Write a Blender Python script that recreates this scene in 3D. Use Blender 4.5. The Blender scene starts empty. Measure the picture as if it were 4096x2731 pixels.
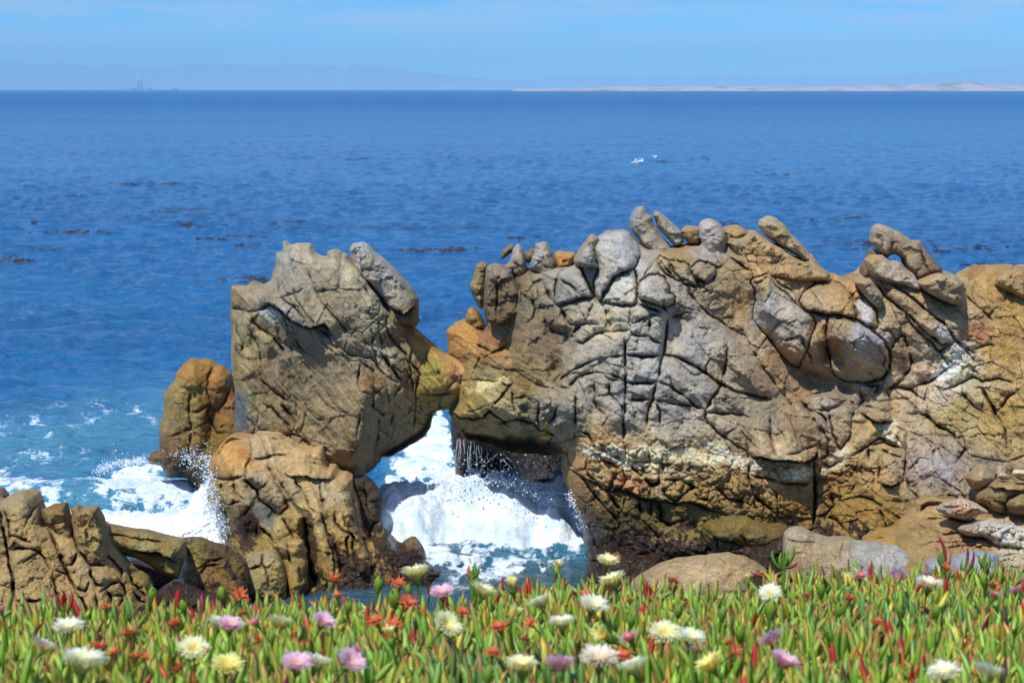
import bpy, math, random
import numpy as np
from mathutils import Vector, Matrix
R = math.radians
rng = np.random.default_rng(7); random.seed(7)
sc = bpy.context.scene
# ------------------------------------------------------------------ camera, world, sun, exposure
HC = 7.0                                   # eye height above the water (standing on the bluff)
FPX = 2048 / math.tan(R(15))               # focal length in photograph pixels
PITCH = math.atan((1365.5 - 358) / FPX)
cam_d = bpy.data.cameras.new('camera'); cam = bpy.data.objects.new('camera', cam_d)
sc.collection.objects.link(cam); sc.camera = cam
cam.location = (0, 0, HC); cam.rotation_euler = (R(90) - PITCH, 0, 0)
cam_d.sensor_width = 36; cam_d.lens = 18 / math.tan(R(15))
cam_d.clip_start = 0.05; cam_d.clip_end = 120000
cam_d.dof.use_dof = True; cam_d.dof.focus_distance = 27.5; cam_d.dof.aperture_fstop = 9.5
SUN_EL, SUN_TO = R(58), Vector((-0.46, -0.72))
sv = Vector((SUN_TO.x, SUN_TO.y)).normalized() * math.cos(SUN_EL)
sun_vec = Vector((sv.x, sv.y, math.sin(SUN_EL)))
sl = bpy.data.lights.new('sun', 'SUN'); sl.energy = 4.3; sl.angle = R(0.5); sl.color = (1.0, 0.965, 0.91)
so = bpy.data.objects.new('sun', sl); sc.collection.objects.link(so)
so.rotation_euler = sun_vec.to_track_quat('Z', 'Y').to_euler(); so.location = (-8, -8, 20)
w = bpy.data.worlds.new('World'); sc.world = w; w.use_nodes = True
nt = w.node_tree; nt.nodes.clear()
def N(t, ty, **kw):
    n = t.nodes.new(ty)
    for k, v in kw.items(): setattr(n, k, v)
    return n
o_ = N(nt, 'ShaderNodeOutputWorld'); bg = N(nt, 'ShaderNodeBackground'); sky = N(nt, 'ShaderNodeTexSky', sky_type='NISHITA')
sky.sun_disc = False; sky.sun_elevation = SUN_EL; sky.sun_rotation = math.atan2(sun_vec.x, sun_vec.y)
sky.altitude = 10; sky.air_density = 1.0; sky.dust_density = 0.3; sky.ozone_density = 3.0
bg.inputs['Strength'].default_value = 0.145
tc = N(nt, 'ShaderNodeTexCoord'); mp = N(nt, 'ShaderNodeMapping'); mp.inputs['Scale'].default_value = (13, 13, 95)
nz = N(nt, 'ShaderNodeTexNoise'); nz.inputs['Scale'].default_value = 1.1; nz.inputs['Detail'].default_value = 6; nz.inputs['Roughness'].default_value = .55
cr = N(nt, 'ShaderNodeMapRange'); cr.inputs[1].default_value = .40; cr.inputs[2].default_value = .60; cr.inputs[3].default_value = 0; cr.inputs[4].default_value = .62
sx = N(nt, 'ShaderNodeSeparateXYZ'); hr = N(nt, 'ShaderNodeMapRange'); hr.inputs[1].default_value = .006; hr.inputs[2].default_value = .042
mu = N(nt, 'ShaderNodeMath', operation='MULTIPLY')
tint = N(nt, 'ShaderNodeMix', data_type='RGBA', blend_type='MULTIPLY'); tint.inputs[0].default_value = 1; tint.inputs[7].default_value = (0.29, 0.80, 1.58, 1)
cl = N(nt, 'ShaderNodeMix', data_type='RGBA'); cl.inputs[7].default_value = (4.2, 5.2, 6.6, 1)
L = nt.links.new
L(tc.outputs['Generated'], mp.inputs[0]); L(mp.outputs[0], nz.inputs['Vector']); L(nz.outputs['Fac'], cr.inputs[0])
L(tc.outputs['Generated'], sx.inputs[0]); L(sx.outputs[2], hr.inputs[0]); L(cr.outputs[0], mu.inputs[0]); L(hr.outputs[0], mu.inputs[1])
el = N(nt, 'ShaderNodeMapRange'); el.inputs[1].default_value = .0; el.inputs[2].default_value = .05; el.inputs[3].default_value = 1.34; el.inputs[4].default_value = .70; L(sx.outputs[2], el.inputs[0])
vs_ = N(nt, 'ShaderNodeVectorMath', operation='SCALE'); L(tint.outputs[2], vs_.inputs[0]); L(el.outputs[0], vs_.inputs['Scale'])
L(sky.outputs[0], tint.inputs[6]); L(vs_.outputs[0], cl.inputs[6]); L(mu.outputs[0], cl.inputs[0])
L(cl.outputs[2], bg.inputs[0]); L(bg.outputs[0], o_.inputs[0])
sc.view_settings.view_transform = 'Standard'; sc.view_settings.look = 'None'; sc.view_settings.exposure = 0; sc.view_settings.gamma = 1
sc.cycles.use_denoising = True; sc.cycles.max_bounces = 6; sc.cycles.transparent_max_bounces = 6; sc.cycles.volume_bounces = 0
sc.cycles.use_adaptive_sampling = False
# ------------------------------------------------------------------ mapping photograph pixel (4096 wide) <-> world
cT, sT = math.cos(PITCH), math.sin(PITCH)
def world(u, v, Y):
    """point of the world on the sight line of a photograph pixel, at distance Y north of the eye"""
    x = (u - 2048) / FPX; y = (1365.5 - v) / FPX
    t = Y / (cT + y * sT)
    return x * t, Y + 0 * t, HC + t * (-sT + y * cT)
def pix(X, Y, Z):
    zz = Z - HC; dep = Y * cT - zz * sT; up = Y * sT + zz * cT
    return 2048 + FPX * X / dep, 1365.5 - FPX * up / dep
def water_Y(v):
    y = (1365.5 - v) / FPX
    return -HC / ((-sT + y * cT) / (cT + y * sT))
# ------------------------------------------------------------------ noise
_tab = rng.random((256, 256)).astype(np.float32)
def vn(x, y):
    xi = np.floor(x).astype(np.int64); yi = np.floor(y).astype(np.int64)
    fx = x - xi; fy = y - yi
    fx = fx * fx * fx * (fx * (fx * 6 - 15) + 10); fy = fy * fy * fy * (fy * (fy * 6 - 15) + 10)
    a = _tab[xi & 255, yi & 255]; b = _tab[(xi + 1) & 255, yi & 255]; c = _tab[xi & 255, (yi + 1) & 255]; d = _tab[(xi + 1) & 255, (yi + 1) & 255]
    return (a * (1 - fx) + b * fx) * (1 - fy) + (c * (1 - fx) + d * fx) * fy
def fbm(x, y, octv=4, gain=.5, lac=2.03):
    s = 0; a = 1; n = 0
    for i in range(octv):
        s = s + a * (vn(x + 17.3 * i, y - 9.7 * i) * 2 - 1); n += a; a *= gain; x = x * lac; y = y * lac
    return s / n
def ridged(x, y, octv=4):
    s = 0; a = 1; n = 0
    for i in range(octv):
        s = s + a * (1 - np.abs(vn(x + 31.3 * i, y + 5.7 * i) * 2 - 1) * 2); n += a; a *= .5; x = x * 2.1; y = y * 2.1
    return s / n
def worley(x, y, seed=0):
    xi = np.floor(x).astype(np.int64); yi = np.floor(y).astype(np.int64)
    f1 = np.full(x.shape, 9.); f2 = np.full(x.shape, 9.); idv = np.zeros(x.shape)
    for i in (-1, 0, 1):
        for j in (-1, 0, 1):
            cx = xi + i; cy = yi + j
            px = cx + _tab[(cx + seed) & 255, cy & 255]; py = cy + _tab[(cx + 91 + seed) & 255, (cy + 37) & 255]
            d = np.hypot(x - px, y - py); idn = _tab[(cx + 11 + seed) & 255, (cy + 151) & 255]
            nf = d < f1
            f2 = np.where(nf, f1, np.minimum(f2, d)); idv = np.where(nf, idn, idv); f1 = np.where(nf, d, f1)
    return f1, f2, idv
def chips(x, y, seed=0):
    """broken facets: every cell is a small plane with its own tilt"""
    xi = np.floor(x).astype(np.int64); yi = np.floor(y).astype(np.int64); f1 = np.full(x.shape, 9.); o = np.zeros(x.shape)
    for i in (-1, 0, 1):
        for j in (-1, 0, 1):
            cx = xi + i; cy = yi + j; dx = x - (cx + _tab[(cx + seed) & 255, cy & 255]); dy = y - (cy + _tab[(cx + 91 + seed) & 255, (cy + 37) & 255]); d = dx * dx + dy * dy; m = d < f1
            o = np.where(m, dx * (_tab[(cx + 7 + seed) & 255, (cy + 3) & 255] - .5) + dy * (_tab[(cx + 57 + seed) & 255, (cy + 83) & 255] - .5) + (_tab[(cx + 131) & 255, (cy + 19 + seed) & 255] - .5) * .25, o); f1 = np.where(m, d, f1)
    return o
# ------------------------------------------------------------------ traced lines
ORG = {'A': (560, 900, 1.4254), 'B': (1700, 800, 1.7423), 'C': (2500, 800, 1.4737), 'D': (1700, 1500, 1.7423), 'E': (2800, 1500, 1.7423),
       'F': (0, 1400, 1.4254), 'G': (700, 1700, 1.96), 'P': (0, 0, 0.57422), 'H': (3300, 1300, 2.613), 'I': (3500, 1780, 3.136)}
def tr(k, s):
    ox, oy, sc_ = ORG[k]
    return np.array([[float(a) / sc_ + (ox if i == 0 else oy) for i, a in enumerate(p.split(','))] for p in s.split()])
def polylines(txt):
    out = []
    for q in txt.replace('\n', ';').split(';'):
        q = q.strip()
        if not q: continue
        if '|' in q:
            kind, k, q = q.split('|'); kind = kind.strip(); t = kind[0]; v = float(kind[1:] or 1)
        out.append((t, v, tr(k.strip(), q)))
    return out
def seg_dist(px, py, pts):
    best = np.full(px.shape, 1e9); side = np.zeros(px.shape); al = np.zeros(px.shape); acc = 0
    for i in range(len(pts) - 1):
        ax, ay = pts[i]; bx, by = pts[i + 1]; dx = bx - ax; dy = by - ay; l2 = dx * dx + dy * dy + 1e-9; l = math.sqrt(l2)
        t = np.clip(((px - ax) * dx + (py - ay) * dy) / l2, 0, 1)
        d = np.hypot(px - ax - t * dx, py - ay - t * dy); m = d < best
        best = np.where(m, d, best); side = np.where(m, np.sign(dx * (py - ay) - dy * (px - ax)), side); al = np.where(m, acc + t * l, al)
        acc += l
    return best, side, al, acc
def inside(px, py, poly):
    c = np.zeros(px.shape, bool); n = len(poly)
    for i in range(n):
        x1, y1 = poly[i]; x2, y2 = poly[i - 1]
        m = (y1 > py) != (y2 > py)
        with np.errstate(divide='ignore', invalid='ignore'):
            xx = (x2 - x1) * (py - y1) / (y2 - y1 + 1e-12) + x1
        c ^= m & (px < xx)
    return c
def sdist(px, py, poly):
    """signed distance to the closed outline, inside positive, with nearest point"""
    best = np.full(px.shape, 1e9); nx = np.zeros(px.shape); ny = np.zeros(px.shape); n = len(poly)
    for i in range(n):
        ax, ay = poly[i - 1]; bx, by = poly[i]; dx = bx - ax; dy = by - ay; l2 = dx * dx + dy * dy + 1e-9
        t = np.clip(((px - ax) * dx + (py - ay) * dy) / l2, 0, 1)
        qx = ax + t * dx; qy = ay + t * dy; d = np.hypot(px - qx, py - qy); m = d < best
        best = np.where(m, d, best); nx = np.where(m, qx, nx); ny = np.where(m, qy, ny)
    ins = inside(px, py, poly)
    return np.where(ins, best, -best), nx, ny
def rough(poly, amp, seed, step=14, cuts=2):
    """corners cut, then a natural raggedness"""
    p = poly
    for _ in range(cuts):
        q = np.roll(p, -1, 0); p = np.stack([p * .86 + q * .14, p * .14 + q * .86], 1).reshape(-1, 2)
    out = []
    for i in range(len(p)):
        a = p[i]; b = p[(i + 1) % len(p)]; n = max(1, int(np.hypot(*(b - a)) / step))
        for j in range(n): out.append(a + (b - a) * j / n)
    p = np.array(out); nb = np.roll(p, -1, 0) - np.roll(p, 1, 0); nb /= np.hypot(nb[:, 0], nb[:, 1])[:, None] + 1e-9
    k = fbm(p[:, 0] / 46 + seed * 3.1, p[:, 1] / 46 + seed, 4, .6)
    return p + np.stack([nb[:, 1], -nb[:, 0]], 1) * (k * amp)[:, None]
def tps(pts, q):
    P = pts[:, :2] / 1000; v = pts[:, 2]; n = len(P)
    def U(r): return np.where(r > 0, r * r * np.log(r + 1e-12), 0)
    K = U(np.hypot(P[:, None, 0] - P[None, :, 0], P[:, None, 1] - P[None, :, 1])) + np.eye(n) * 2e-3
    A = np.zeros((n + 3, n + 3)); A[:n, :n] = K; A[:n, n] = 1; A[:n, n + 1:] = P; A[n, :n] = 1; A[n + 1:, :n] = P.T
    s = np.linalg.solve(A, np.concatenate([v, [0, 0, 0]])); o = np.zeros(len(q)); Q = q / 1000
    for i in range(n): o += s[i] * U(np.hypot(Q[:, 0] - P[i, 0], Q[:, 1] - P[i, 1]))
    return o + s[n] + Q @ s[n + 1:]
def lin(c):
    c = np.asarray(c, float) / 255; return np.where(c < .04045, c / 12.92, ((c + .055) / 1.055) ** 2.4)
def idw(q, cps, pw=3.0):
    P = np.array([c[:2] for c in cps], float); V = np.array([lin(c[2:5]) for c in cps]); acc = np.zeros((len(q), 3)); ws = np.zeros(len(q))
    for i in range(len(P)):
        wgt = 1 / (((q[:, 0] - P[i, 0]) ** 2 + (q[:, 1] - P[i, 1]) ** 2) / 900 + 1) ** (pw / 2); acc += wgt[:, None] * V[i]; ws += wgt
    return acc / ws[:, None]
def sstep(a, b, x):
    t = np.clip((x - a) / (b - a), 0, 1); return t * t * (3 - 2 * t)
# ------------------------------------------------------------------ object helpers
def link(o): sc.collection.objects.link(o); return o
def tag(o, label=None, cat=None, group=None, kind=None):
    if label: o['label'] = label
    if cat: o['category'] = cat
    if group: o['group'] = group
    if kind: o['kind'] = kind
    return o
def empty(name, loc=(0, 0, 0)):
    o = bpy.data.objects.new(name, None); o.location = loc; o.empty_display_size = .2; return link(o)
def mesh(name, V, F, mat, parent=None, col=None, smooth=True, uniform=None):
    """V (n,3) world coordinates; F (m,3|4) array or a list of such arrays"""
    V = np.asarray(V, np.float32); Fs = [f for f in (F if isinstance(F, list) else [F]) if len(f)]
    if parent is not None: V = V - np.array(parent.location, np.float32)
    me = bpy.data.meshes.new(name); nf = sum(len(f) for f in Fs); nl = sum(f.size for f in Fs)
    me.vertices.add(len(V)); me.vertices.foreach_set('co', V.ravel()); me.loops.add(nl)
    me.loops.foreach_set('vertex_index', np.concatenate([np.asarray(f, np.int32).ravel() for f in Fs]))
    me.polygons.add(nf); st = []; s0 = 0
    for f in Fs: st.append(s0 + np.arange(len(f)) * f.shape[1]); s0 += f.size
    me.polygons.foreach_set('loop_start', np.concatenate(st).astype(np.int32)); me.update(calc_edges=True)
    me.polygons.foreach_set('use_smooth', np.full(nf, smooth))
    if col is not None:
        if col.shape[1] == 3: col = np.concatenate([col, np.ones((len(col), 1))], 1)
        at = me.color_attributes.new('Col', 'FLOAT_COLOR', 'POINT'); at.data.foreach_set('color', np.ascontiguousarray(col, np.float32).ravel())
    me.materials.append(mat); me.validate(); o = bpy.data.objects.new(name, me); link(o)
    if parent is not None: o.parent = parent
    return o
def new_mat(name):
    m = bpy.data.materials.new(name); m.use_nodes = True; t = m.node_tree; b = t.nodes['Principled BSDF']; return m, t, b
# ------------------------------------------------------------------ rock material: colour comes from the traced mineral zones
def rock_mat():
    m, t, b = new_mat('weathered_granite'); L = t.links.new
    at = N(t, 'ShaderNodeAttribute', attribute_name='Col'); g = N(t, 'ShaderNodeNewGeometry')
    def noise(s, d=5, r=.6):
        n = N(t, 'ShaderNodeTexNoise'); n.inputs['Scale'].default_value = s; n.inputs['Detail'].default_value = d; n.inputs['Roughness'].default_value = r
        L(g.outputs['Position'], n.inputs['Vector']); return n
    def rng_(x, a, b_, c, d):
        r = N(t, 'ShaderNodeMapRange'); r.inputs[1].default_value = a; r.inputs[2].default_value = b_; r.inputs[3].default_value = c; r.inputs[4].default_value = d; L(x, r.inputs[0]); return r.outputs[0]
    def mul(a, b_):
        x = N(t, 'ShaderNodeMath', operation='MULTIPLY'); L(a, x.inputs[0])
        if isinstance(b_, (int, float)): x.inputs[1].default_value = b_
        else: L(b_, x.inputs[1])
        return x.outputs[0]
    n1 = noise(1.7, 4); n2 = noise(9, 5, .65); n3 = noise(55, 3, .75); n4 = noise(22, 6, .7)
    f = mul(mul(rng_(n1.outputs[0], .3, .7, .84, 1.16), rng_(n2.outputs[0], 0.32, .68, .76, 1.24)), rng_(n3.outputs[0], 0.34, .66, .55, 1.45))
    vm = N(t, 'ShaderNodeVectorMath', operation='SCALE'); L(at.outputs['Color'], vm.inputs[0]); L(f, vm.inputs['Scale'])
    # ochre weathering drift and pale lichen specks
    mx = N(t, 'ShaderNodeMix', data_type='RGBA', blend_type='MULTIPLY'); mx.inputs[7].default_value = (1.08, .98, .82, 1)
    L(rng_(noise(3.3, 6, .7).outputs[0], .48, .66, 0, .8), mx.inputs[0]); L(vm.outputs[0], mx.inputs[6])
    vo = N(t, 'ShaderNodeTexVoronoi'); vo.inputs['Scale'].default_value = 34; L(g.outputs['Position'], vo.inputs['Vector'])
    vs = N(t, 'ShaderNodeSeparateColor'); L(vo.outputs['Color'], vs.inputs[0])
    sp = mul(rng_(vo.outputs['Distance'], .12, .26, 1, 0), rng_(vs.outputs[0], .80, .84, 0, .75))
    sp = mul(sp, at.outputs['Alpha'])
    m2 = N(t, 'ShaderNodeMix', data_type='RGBA'); m2.inputs[7].default_value = (.62, .58, .50, 1); L(sp, m2.inputs[0]); L(mx.outputs[2], m2.inputs[6])
    vd = N(t, 'ShaderNodeTexVoronoi'); vd.inputs['Scale'].default_value = 46; L(g.outputs['Position'], vd.inputs['Vector'])
    vds = N(t, 'ShaderNodeSeparateColor'); L(vd.outputs['Color'], vds.inputs[0])
    dk = mul(rng_(vd.outputs['Distance'], .15, .3, 1, 0), rng_(vds.outputs[1], .78, .82, 0, .6))
    m3 = N(t, 'ShaderNodeMix', data_type='RGBA'); m3.inputs[7].default_value = (.06, .045, .03, 1); L(dk, m3.inputs[0]); L(m2.outputs[2], m3.inputs[6])
    L(m3.outputs[2], b.inputs['Base Color'])
    # alpha: 1 dry, 0 wet
    L(rng_(at.outputs['Alpha'], 0, 1, .28, .93), b.inputs['Roughness'])
    b.inputs['Specular IOR Level'].default_value = .35
    b1 = N(t, 'ShaderNodeBump'); b1.inputs['Distance'].default_value = .04; b1.inputs['Strength'].default_value = .7; L(n4.outputs[0], b1.inputs['Height'])
    b2 = N(t, 'ShaderNodeBump'); b2.inputs['Distance'].default_value = .02; b2.inputs['Strength'].default_value = .8; L(n3.outputs[0], b2.inputs['Height']); L(b1.outputs[0], b2.inputs['Normal'])
    L(b2.outputs[0], b.inputs['Normal'])
    return m
ROCK = rock_mat()
ALB = 1.06                                 # photographed sunlit tone -> surface reflectance
def rock(name, parent, outline, Y, cps, lines=(), fw=None, thick=.5, back=None, edge=60, step=4, ragged=7, lean=.25, seed=1,
         flow=None, rubble=(), patches=(), bulge=.1, bulgeL=34, groove=.12, tide=.55, tideamp=.35, fine=1.0, joint=.3, facet=.05, yoff=None, chip=1.0, cuts=2, edgepow=.5, cellscale=None, olive=1.15, mat=None):
    """a solid stone: closed outline, rounded rim, modelled face and back. Units: photo pixels at distance Y."""
    mpp = Y / FPX
    poly = rough(outline, ragged, seed, cuts=cuts) if ragged else outline
    u0, v0 = poly.min(0) - step; u1, v1 = poly.max(0) + step
    nu = int((u1 - u0) / step) + 2; nv = int((v1 - v0) / step) + 2
    U, Vv = np.meshgrid(u0 + np.arange(nu) * step, v0 + np.arange(nv) * step)
    ins = inside(U, Vv, poly)
    cell = ins[:-1, :-1] | ins[1:, :-1] | ins[:-1, 1:] | ins[1:, 1:]
    used = np.zeros(ins.shape, bool)
    used[:-1, :-1] |= cell; used[1:, :-1] |= cell; used[:-1, 1:] |= cell; used[1:, 1:] |= cell
    idx = np.full(ins.shape, -1); idx[used] = np.arange(used.sum())
    u = U[used]; v = Vv[used]; inn = ins[used]
    # distance to the rim, in blocks of the outline near each point
    d, nx, ny = sdist(u, v, poly)
    u = np.where(inn, u, nx); v = np.where(inn, v, ny); d = np.maximum(d, 0); rim = ~inn
    t = np.clip(d / edge, 0, 1); prof = (1 - (1 - t) ** 2) ** edgepow
    # ---- modelled relief, metres towards the viewer
    wu = u + fbm(u / 70 + seed, v / 70, 3) * 6 + fbm(u / 17, v / 17 + seed, 2) * 3
    wv = v + fbm(u / 70 + 50, v / 70 + seed, 3) * 6 + fbm(u / 17 + 9, v / 17, 2) * 3
    rel = np.zeros(u.shape)
    if fw is not None: rel += tps(fw, np.stack([u, v], 1))
    dc = np.full(u.shape, 1e9); gr = np.zeros(u.shape); st = np.zeros(u.shape)
    for kind, val, pts in lines:
        mg = 150; x0, y0 = pts.min(0) - mg; x1, y1 = pts.max(0) + mg
        m = np.nonzero((wu > x0) & (wu < x1) & (wv > y0) & (wv < y1))[0]
        if not len(m): continue
        dd, sd, al, tot = seg_dist(wu[m], wv[m], pts)
        if kind == 'c':
            wd = 3.0 + 2.2 * val; en = np.clip(np.minimum(al, tot - al) / (30 + 0 * tot), 0, 1) * .75 + .25
            en = en * (.6 + .4 * sstep(.25, .6, vn(u[m] / 38 + seed, v[m] / 38)))
            gr[m] = np.maximum(gr[m], groove * .62 * val ** .8 * en * np.clip(1 - dd / wd, 0, 1) ** .7)
            dc[m] = np.minimum(dc[m], dd + (1 - en) * 40)
        elif kind == 's':           # ledge: the side above / left of the line stands forward and drops off
            en = sstep(0, 1, np.minimum(al, tot - al) / min(60, tot * .35))
            st[m] += np.where(sd < 0, val * en * np.exp(-dd / 75), 0)
            gr[m] = np.maximum(gr[m], np.where(sd >= 0, .35 * val * en * np.clip(1 - dd / 9, 0, 1), 0))
            dc[m] = np.minimum(dc[m], dd + 8)
        elif kind == 'b':           # a closed block standing out of the face
            pq = rough(pts, 4, seed + val, 12); dq, _, _ = sdist(wu[m], wv[m], pq); tq = np.clip(dq / 20, 0, 1)
            st[m] += np.where(dq > 0, val * (1 - (1 - tq) ** 2) ** .5, 0)
            gr[m] = np.maximum(gr[m], np.where(dq <= 0, .10 * np.clip(1 + dq / 8, 0, 1), 0)); dc[m] = np.minimum(dc[m], np.abs(dq) + 6)
        elif kind == 'r':           # soft ridge
            st[m] += 1.7 * val * np.exp(-(dd / 48) ** 2)
        elif kind == 'v':           # soft valley
            st[m] -= 1.9 * val * np.exp(-(dd / 36) ** 2)
    bl = 1 - np.exp(-dc / bulgeL); rel += bulge * bl + st
    rel += fbm(u / 230 + seed * 2, v / 230, 3) * .12 + fbm(u / 75, v / 75 + seed, 3) * .03 * fine + facet * ridged(u / 150 + seed, v / 150, 2)
    fl = np.zeros(u.shape)
    if flow:
        a = R(flow[0]); p = u * math.cos(a) + v * math.sin(a); q = -u * math.sin(a) + v * math.cos(a)
        q2 = q + fbm(p / 120, q / 120, 2) * 26
        fl = ridged(p / 260 + seed, q2 / 34, 4); rel += fl * flow[1]
    # irregular natural jointing: angular cells with small steps between them
    cs = cellscale or 105
    if flow:      # slabby jointing that runs with the bedding
        ja = R(flow[0]); jw = fbm(u / 360 + seed, v / 360, 2) * 90; ju = (wu * np.cos(ja) + wv * np.sin(ja)) / (cs * 1.35); jv = (-wu * np.sin(ja) + wv * np.cos(ja) + jw) / (cs * .78)
        f1, f2, cid = worley(ju + seed, jv, seed)
    else: f1, f2, cid = worley(wu / cs + seed, wv / cs * 1.25 + (wu / cs) * .35, seed)
    rel += (cid - .5) * .11 * joint
    e = (f2 - f1); gr = np.maximum(gr, .11 * joint * np.clip(1 - e / .05, 0, 1) * sstep(.42, .6, vn(u / 90 + 5, v / 90 + seed)))
    rz = np.zeros(u.shape)
    for (ru, rv, rr, ang, am) in rubble:
        a = R(ang); du = u - ru; dv = v - rv; p = du * math.cos(a) + dv * math.sin(a); q = -du * math.sin(a) + dv * math.cos(a)
        wgt = np.exp(-((p / rr[0]) ** 2 + (q / rr[1]) ** 2) ** 1.5); rz = np.maximum(rz, wgt)
        g1, g2, gid = worley(wu / 40 + 3, wv / 26, 5); h1, h2, hid = worley(wu / 11, wv / 11, 9)
        rel += wgt * am * ((gid - .5) * .10 + np.clip((g2 - g1) * 2.5, 0, 1) * .03 + (hid - .5) * .02)
        gr = np.maximum(gr, wgt * am * .05 * np.clip(1 - (g2 - g1) / .10, 0, 1))
    rel -= gr
    rel += (fbm(u / 27, v / 27 + seed, 4, .6) * .016 + fbm(u / 11 + seed, v / 11, 3, .7) * .013 + ridged(u / 30 + seed * 3, v / 30, 3) * .010) * fine
    q_a = fbm(u / 190 + seed, v / 190, 2) * 1.2 + .6; cu_ = wu * np.cos(q_a) + wv * np.sin(q_a); cv_ = -wu * np.sin(q_a) + wv * np.cos(q_a)
    chm = .35 + .65 * vn(u / 120 + 8, v / 120 + seed)
    rel += chip * chm * (chips(wu / 88 + seed, wv / 62, seed) * .13 + chips(wu / 33 + 5, wv / 25 + wu / 120, seed + 4) * .050 + chips(wu / 14, wv / 12 + 3, seed + 9) * .022)
    fwd = thick * prof + rel * np.clip(d / 14, 0, 1)
    X0, _, Z0 = world(u, v, Y + 0 * u)
    zc = (Z0 - Z0.min())
    tilt = lean * (zc - zc.mean()) + (yoff(u) if yoff else 0)
    Yf = Y + tilt - fwd
    X, Yw, Z = world(u, v, Yf); front = np.stack([X, Yw, Z], 1)
    bk = back if back is not None else thick * 1.1
    nb = fbm(u / 150 + 40, v / 150 + seed, 4) * .25 * bk
    Yb = Y + tilt + bk * (1 - (1 - np.clip(d / (edge * 1.6), 0, 1)) ** 2) ** .5 + nb * np.clip(d / 40, 0, 1)
    # the back keeps the outline's own size (no widening along the sight lines)
    Xr, _, Zr = world(u, v, Y + tilt); fr = np.stack([Xr, Y + tilt, Zr], 1); backv = np.stack([Xr, Yb, Zr], 1)
    front[rim] = fr[rim]
    nfr = len(u); bidx = np.arange(nfr); bidx[~rim] = nfr + np.arange((~rim).sum())
    Vt = np.concatenate([front, backv[~rim]])
    ci, cj = np.nonzero(cell); q = np.stack([idx[ci, cj], idx[ci + 1, cj], idx[ci + 1, cj + 1], idx[ci, cj + 1]], 1)
    Fb = bidx[q][:, ::-1]
    # ---- mineral colour
    cu = u + fbm(u / 60 + 7, v / 60, 4, .6) * 42; cv = v + fbm(u / 60, v / 60 + 7, 4, .6) * 42
    C = idw(np.stack([cu, cv], 1), cps) * ALB
    jit = .5 + vn(cid * 251 + 3, cid * 97)
    C *= (1 + (cid - .5) * .3 * joint)[:, None]
    C *= (1 + .14 * fbm(u / 90 + seed, v / 34, 4, .65) )[:, None]
    if flow: C *= (1 + fl * .12)[:, None]
    # iron stain running down in streaks
    stn = sstep(.15, .6, fbm(u / 16 + seed * 5, v / 120, 4, .55) + .15) * sstep(-.1, .4, fbm(u / 160, v / 160 + seed * 2, 3))
    C *= 1 - stn[:, None] * np.array([.16, .24, .34])
    dirt = np.clip(gr / .09, 0, 1) * .55; C = C * (1 - dirt[:, None]) + np.array([.05, .037, .02]) * dirt[:, None]
    vein = rz * sstep(.0, .35, fbm(u / 26, v / 20 + 3, 4, .65)) 
    al = np.ones(len(u))
    for (kind, ctr, rr, ang, colr, thr) in patches:
        a = R(ang); du = cu * .6 + u * .4 - ctr[0]; dv = cv * .6 + v * .4 - ctr[1]; p = du * math.cos(a) + dv * math.sin(a); qq = -du * math.sin(a) + dv * math.cos(a)
        r = np.hypot(p / rr[0], qq / rr[1]); wgt = sstep(1.15, .75, r + thr * fbm(u / 22 + ctr[0], v / 22, 4, .65)) * kind
        C = C * (1 - wgt[:, None]) + lin(colr) * ALB * wgt[:, None]
    # life at the tide line
    zz = Z + fbm(u / 60 + 3, v / 60 + seed, 4, .6) * tideamp
    ol = sstep(olive + .35, olive - .2, zz); C = C * (1 - ol[:, None] * np.array([.22, .24, .52]))
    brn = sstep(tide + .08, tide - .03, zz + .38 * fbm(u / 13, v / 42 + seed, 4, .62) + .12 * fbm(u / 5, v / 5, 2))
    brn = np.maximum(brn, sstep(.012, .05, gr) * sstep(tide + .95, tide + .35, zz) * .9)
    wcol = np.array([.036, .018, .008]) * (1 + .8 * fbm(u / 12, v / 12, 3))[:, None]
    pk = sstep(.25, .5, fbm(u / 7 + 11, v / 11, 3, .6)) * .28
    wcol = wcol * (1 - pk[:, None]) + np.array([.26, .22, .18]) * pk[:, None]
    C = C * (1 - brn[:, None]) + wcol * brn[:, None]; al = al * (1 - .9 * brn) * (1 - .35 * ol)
    C = C * .93 + C.mean(1, keepdims=True) * .07; C = C * np.array([1.085, 1.11, 1.03])
    C = np.clip(C, .008, .8); col = np.concatenate([C, al[:, None]], 1)
    col = np.concatenate([col, col[~rim]])
    return mesh(name, Vt, [q, Fb], mat or ROCK, parent, col)
# ================================================================== ROCKS
def P2(rows):     # rows given at 2352-wide scale -> photo pixels
    return [(r[0] * 1.7415, r[1] * 1.7415) + tuple(r[2:]) for r in rows]
def FW(rows): return np.array([list(r) for r in P2(rows)])
def root(name, u, v, Y, label, cat, group=None):
    x, y, z = world(u, v, Y); return tag(empty(name, (float(x), float(Y), 0.0)), label, cat, group)

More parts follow.
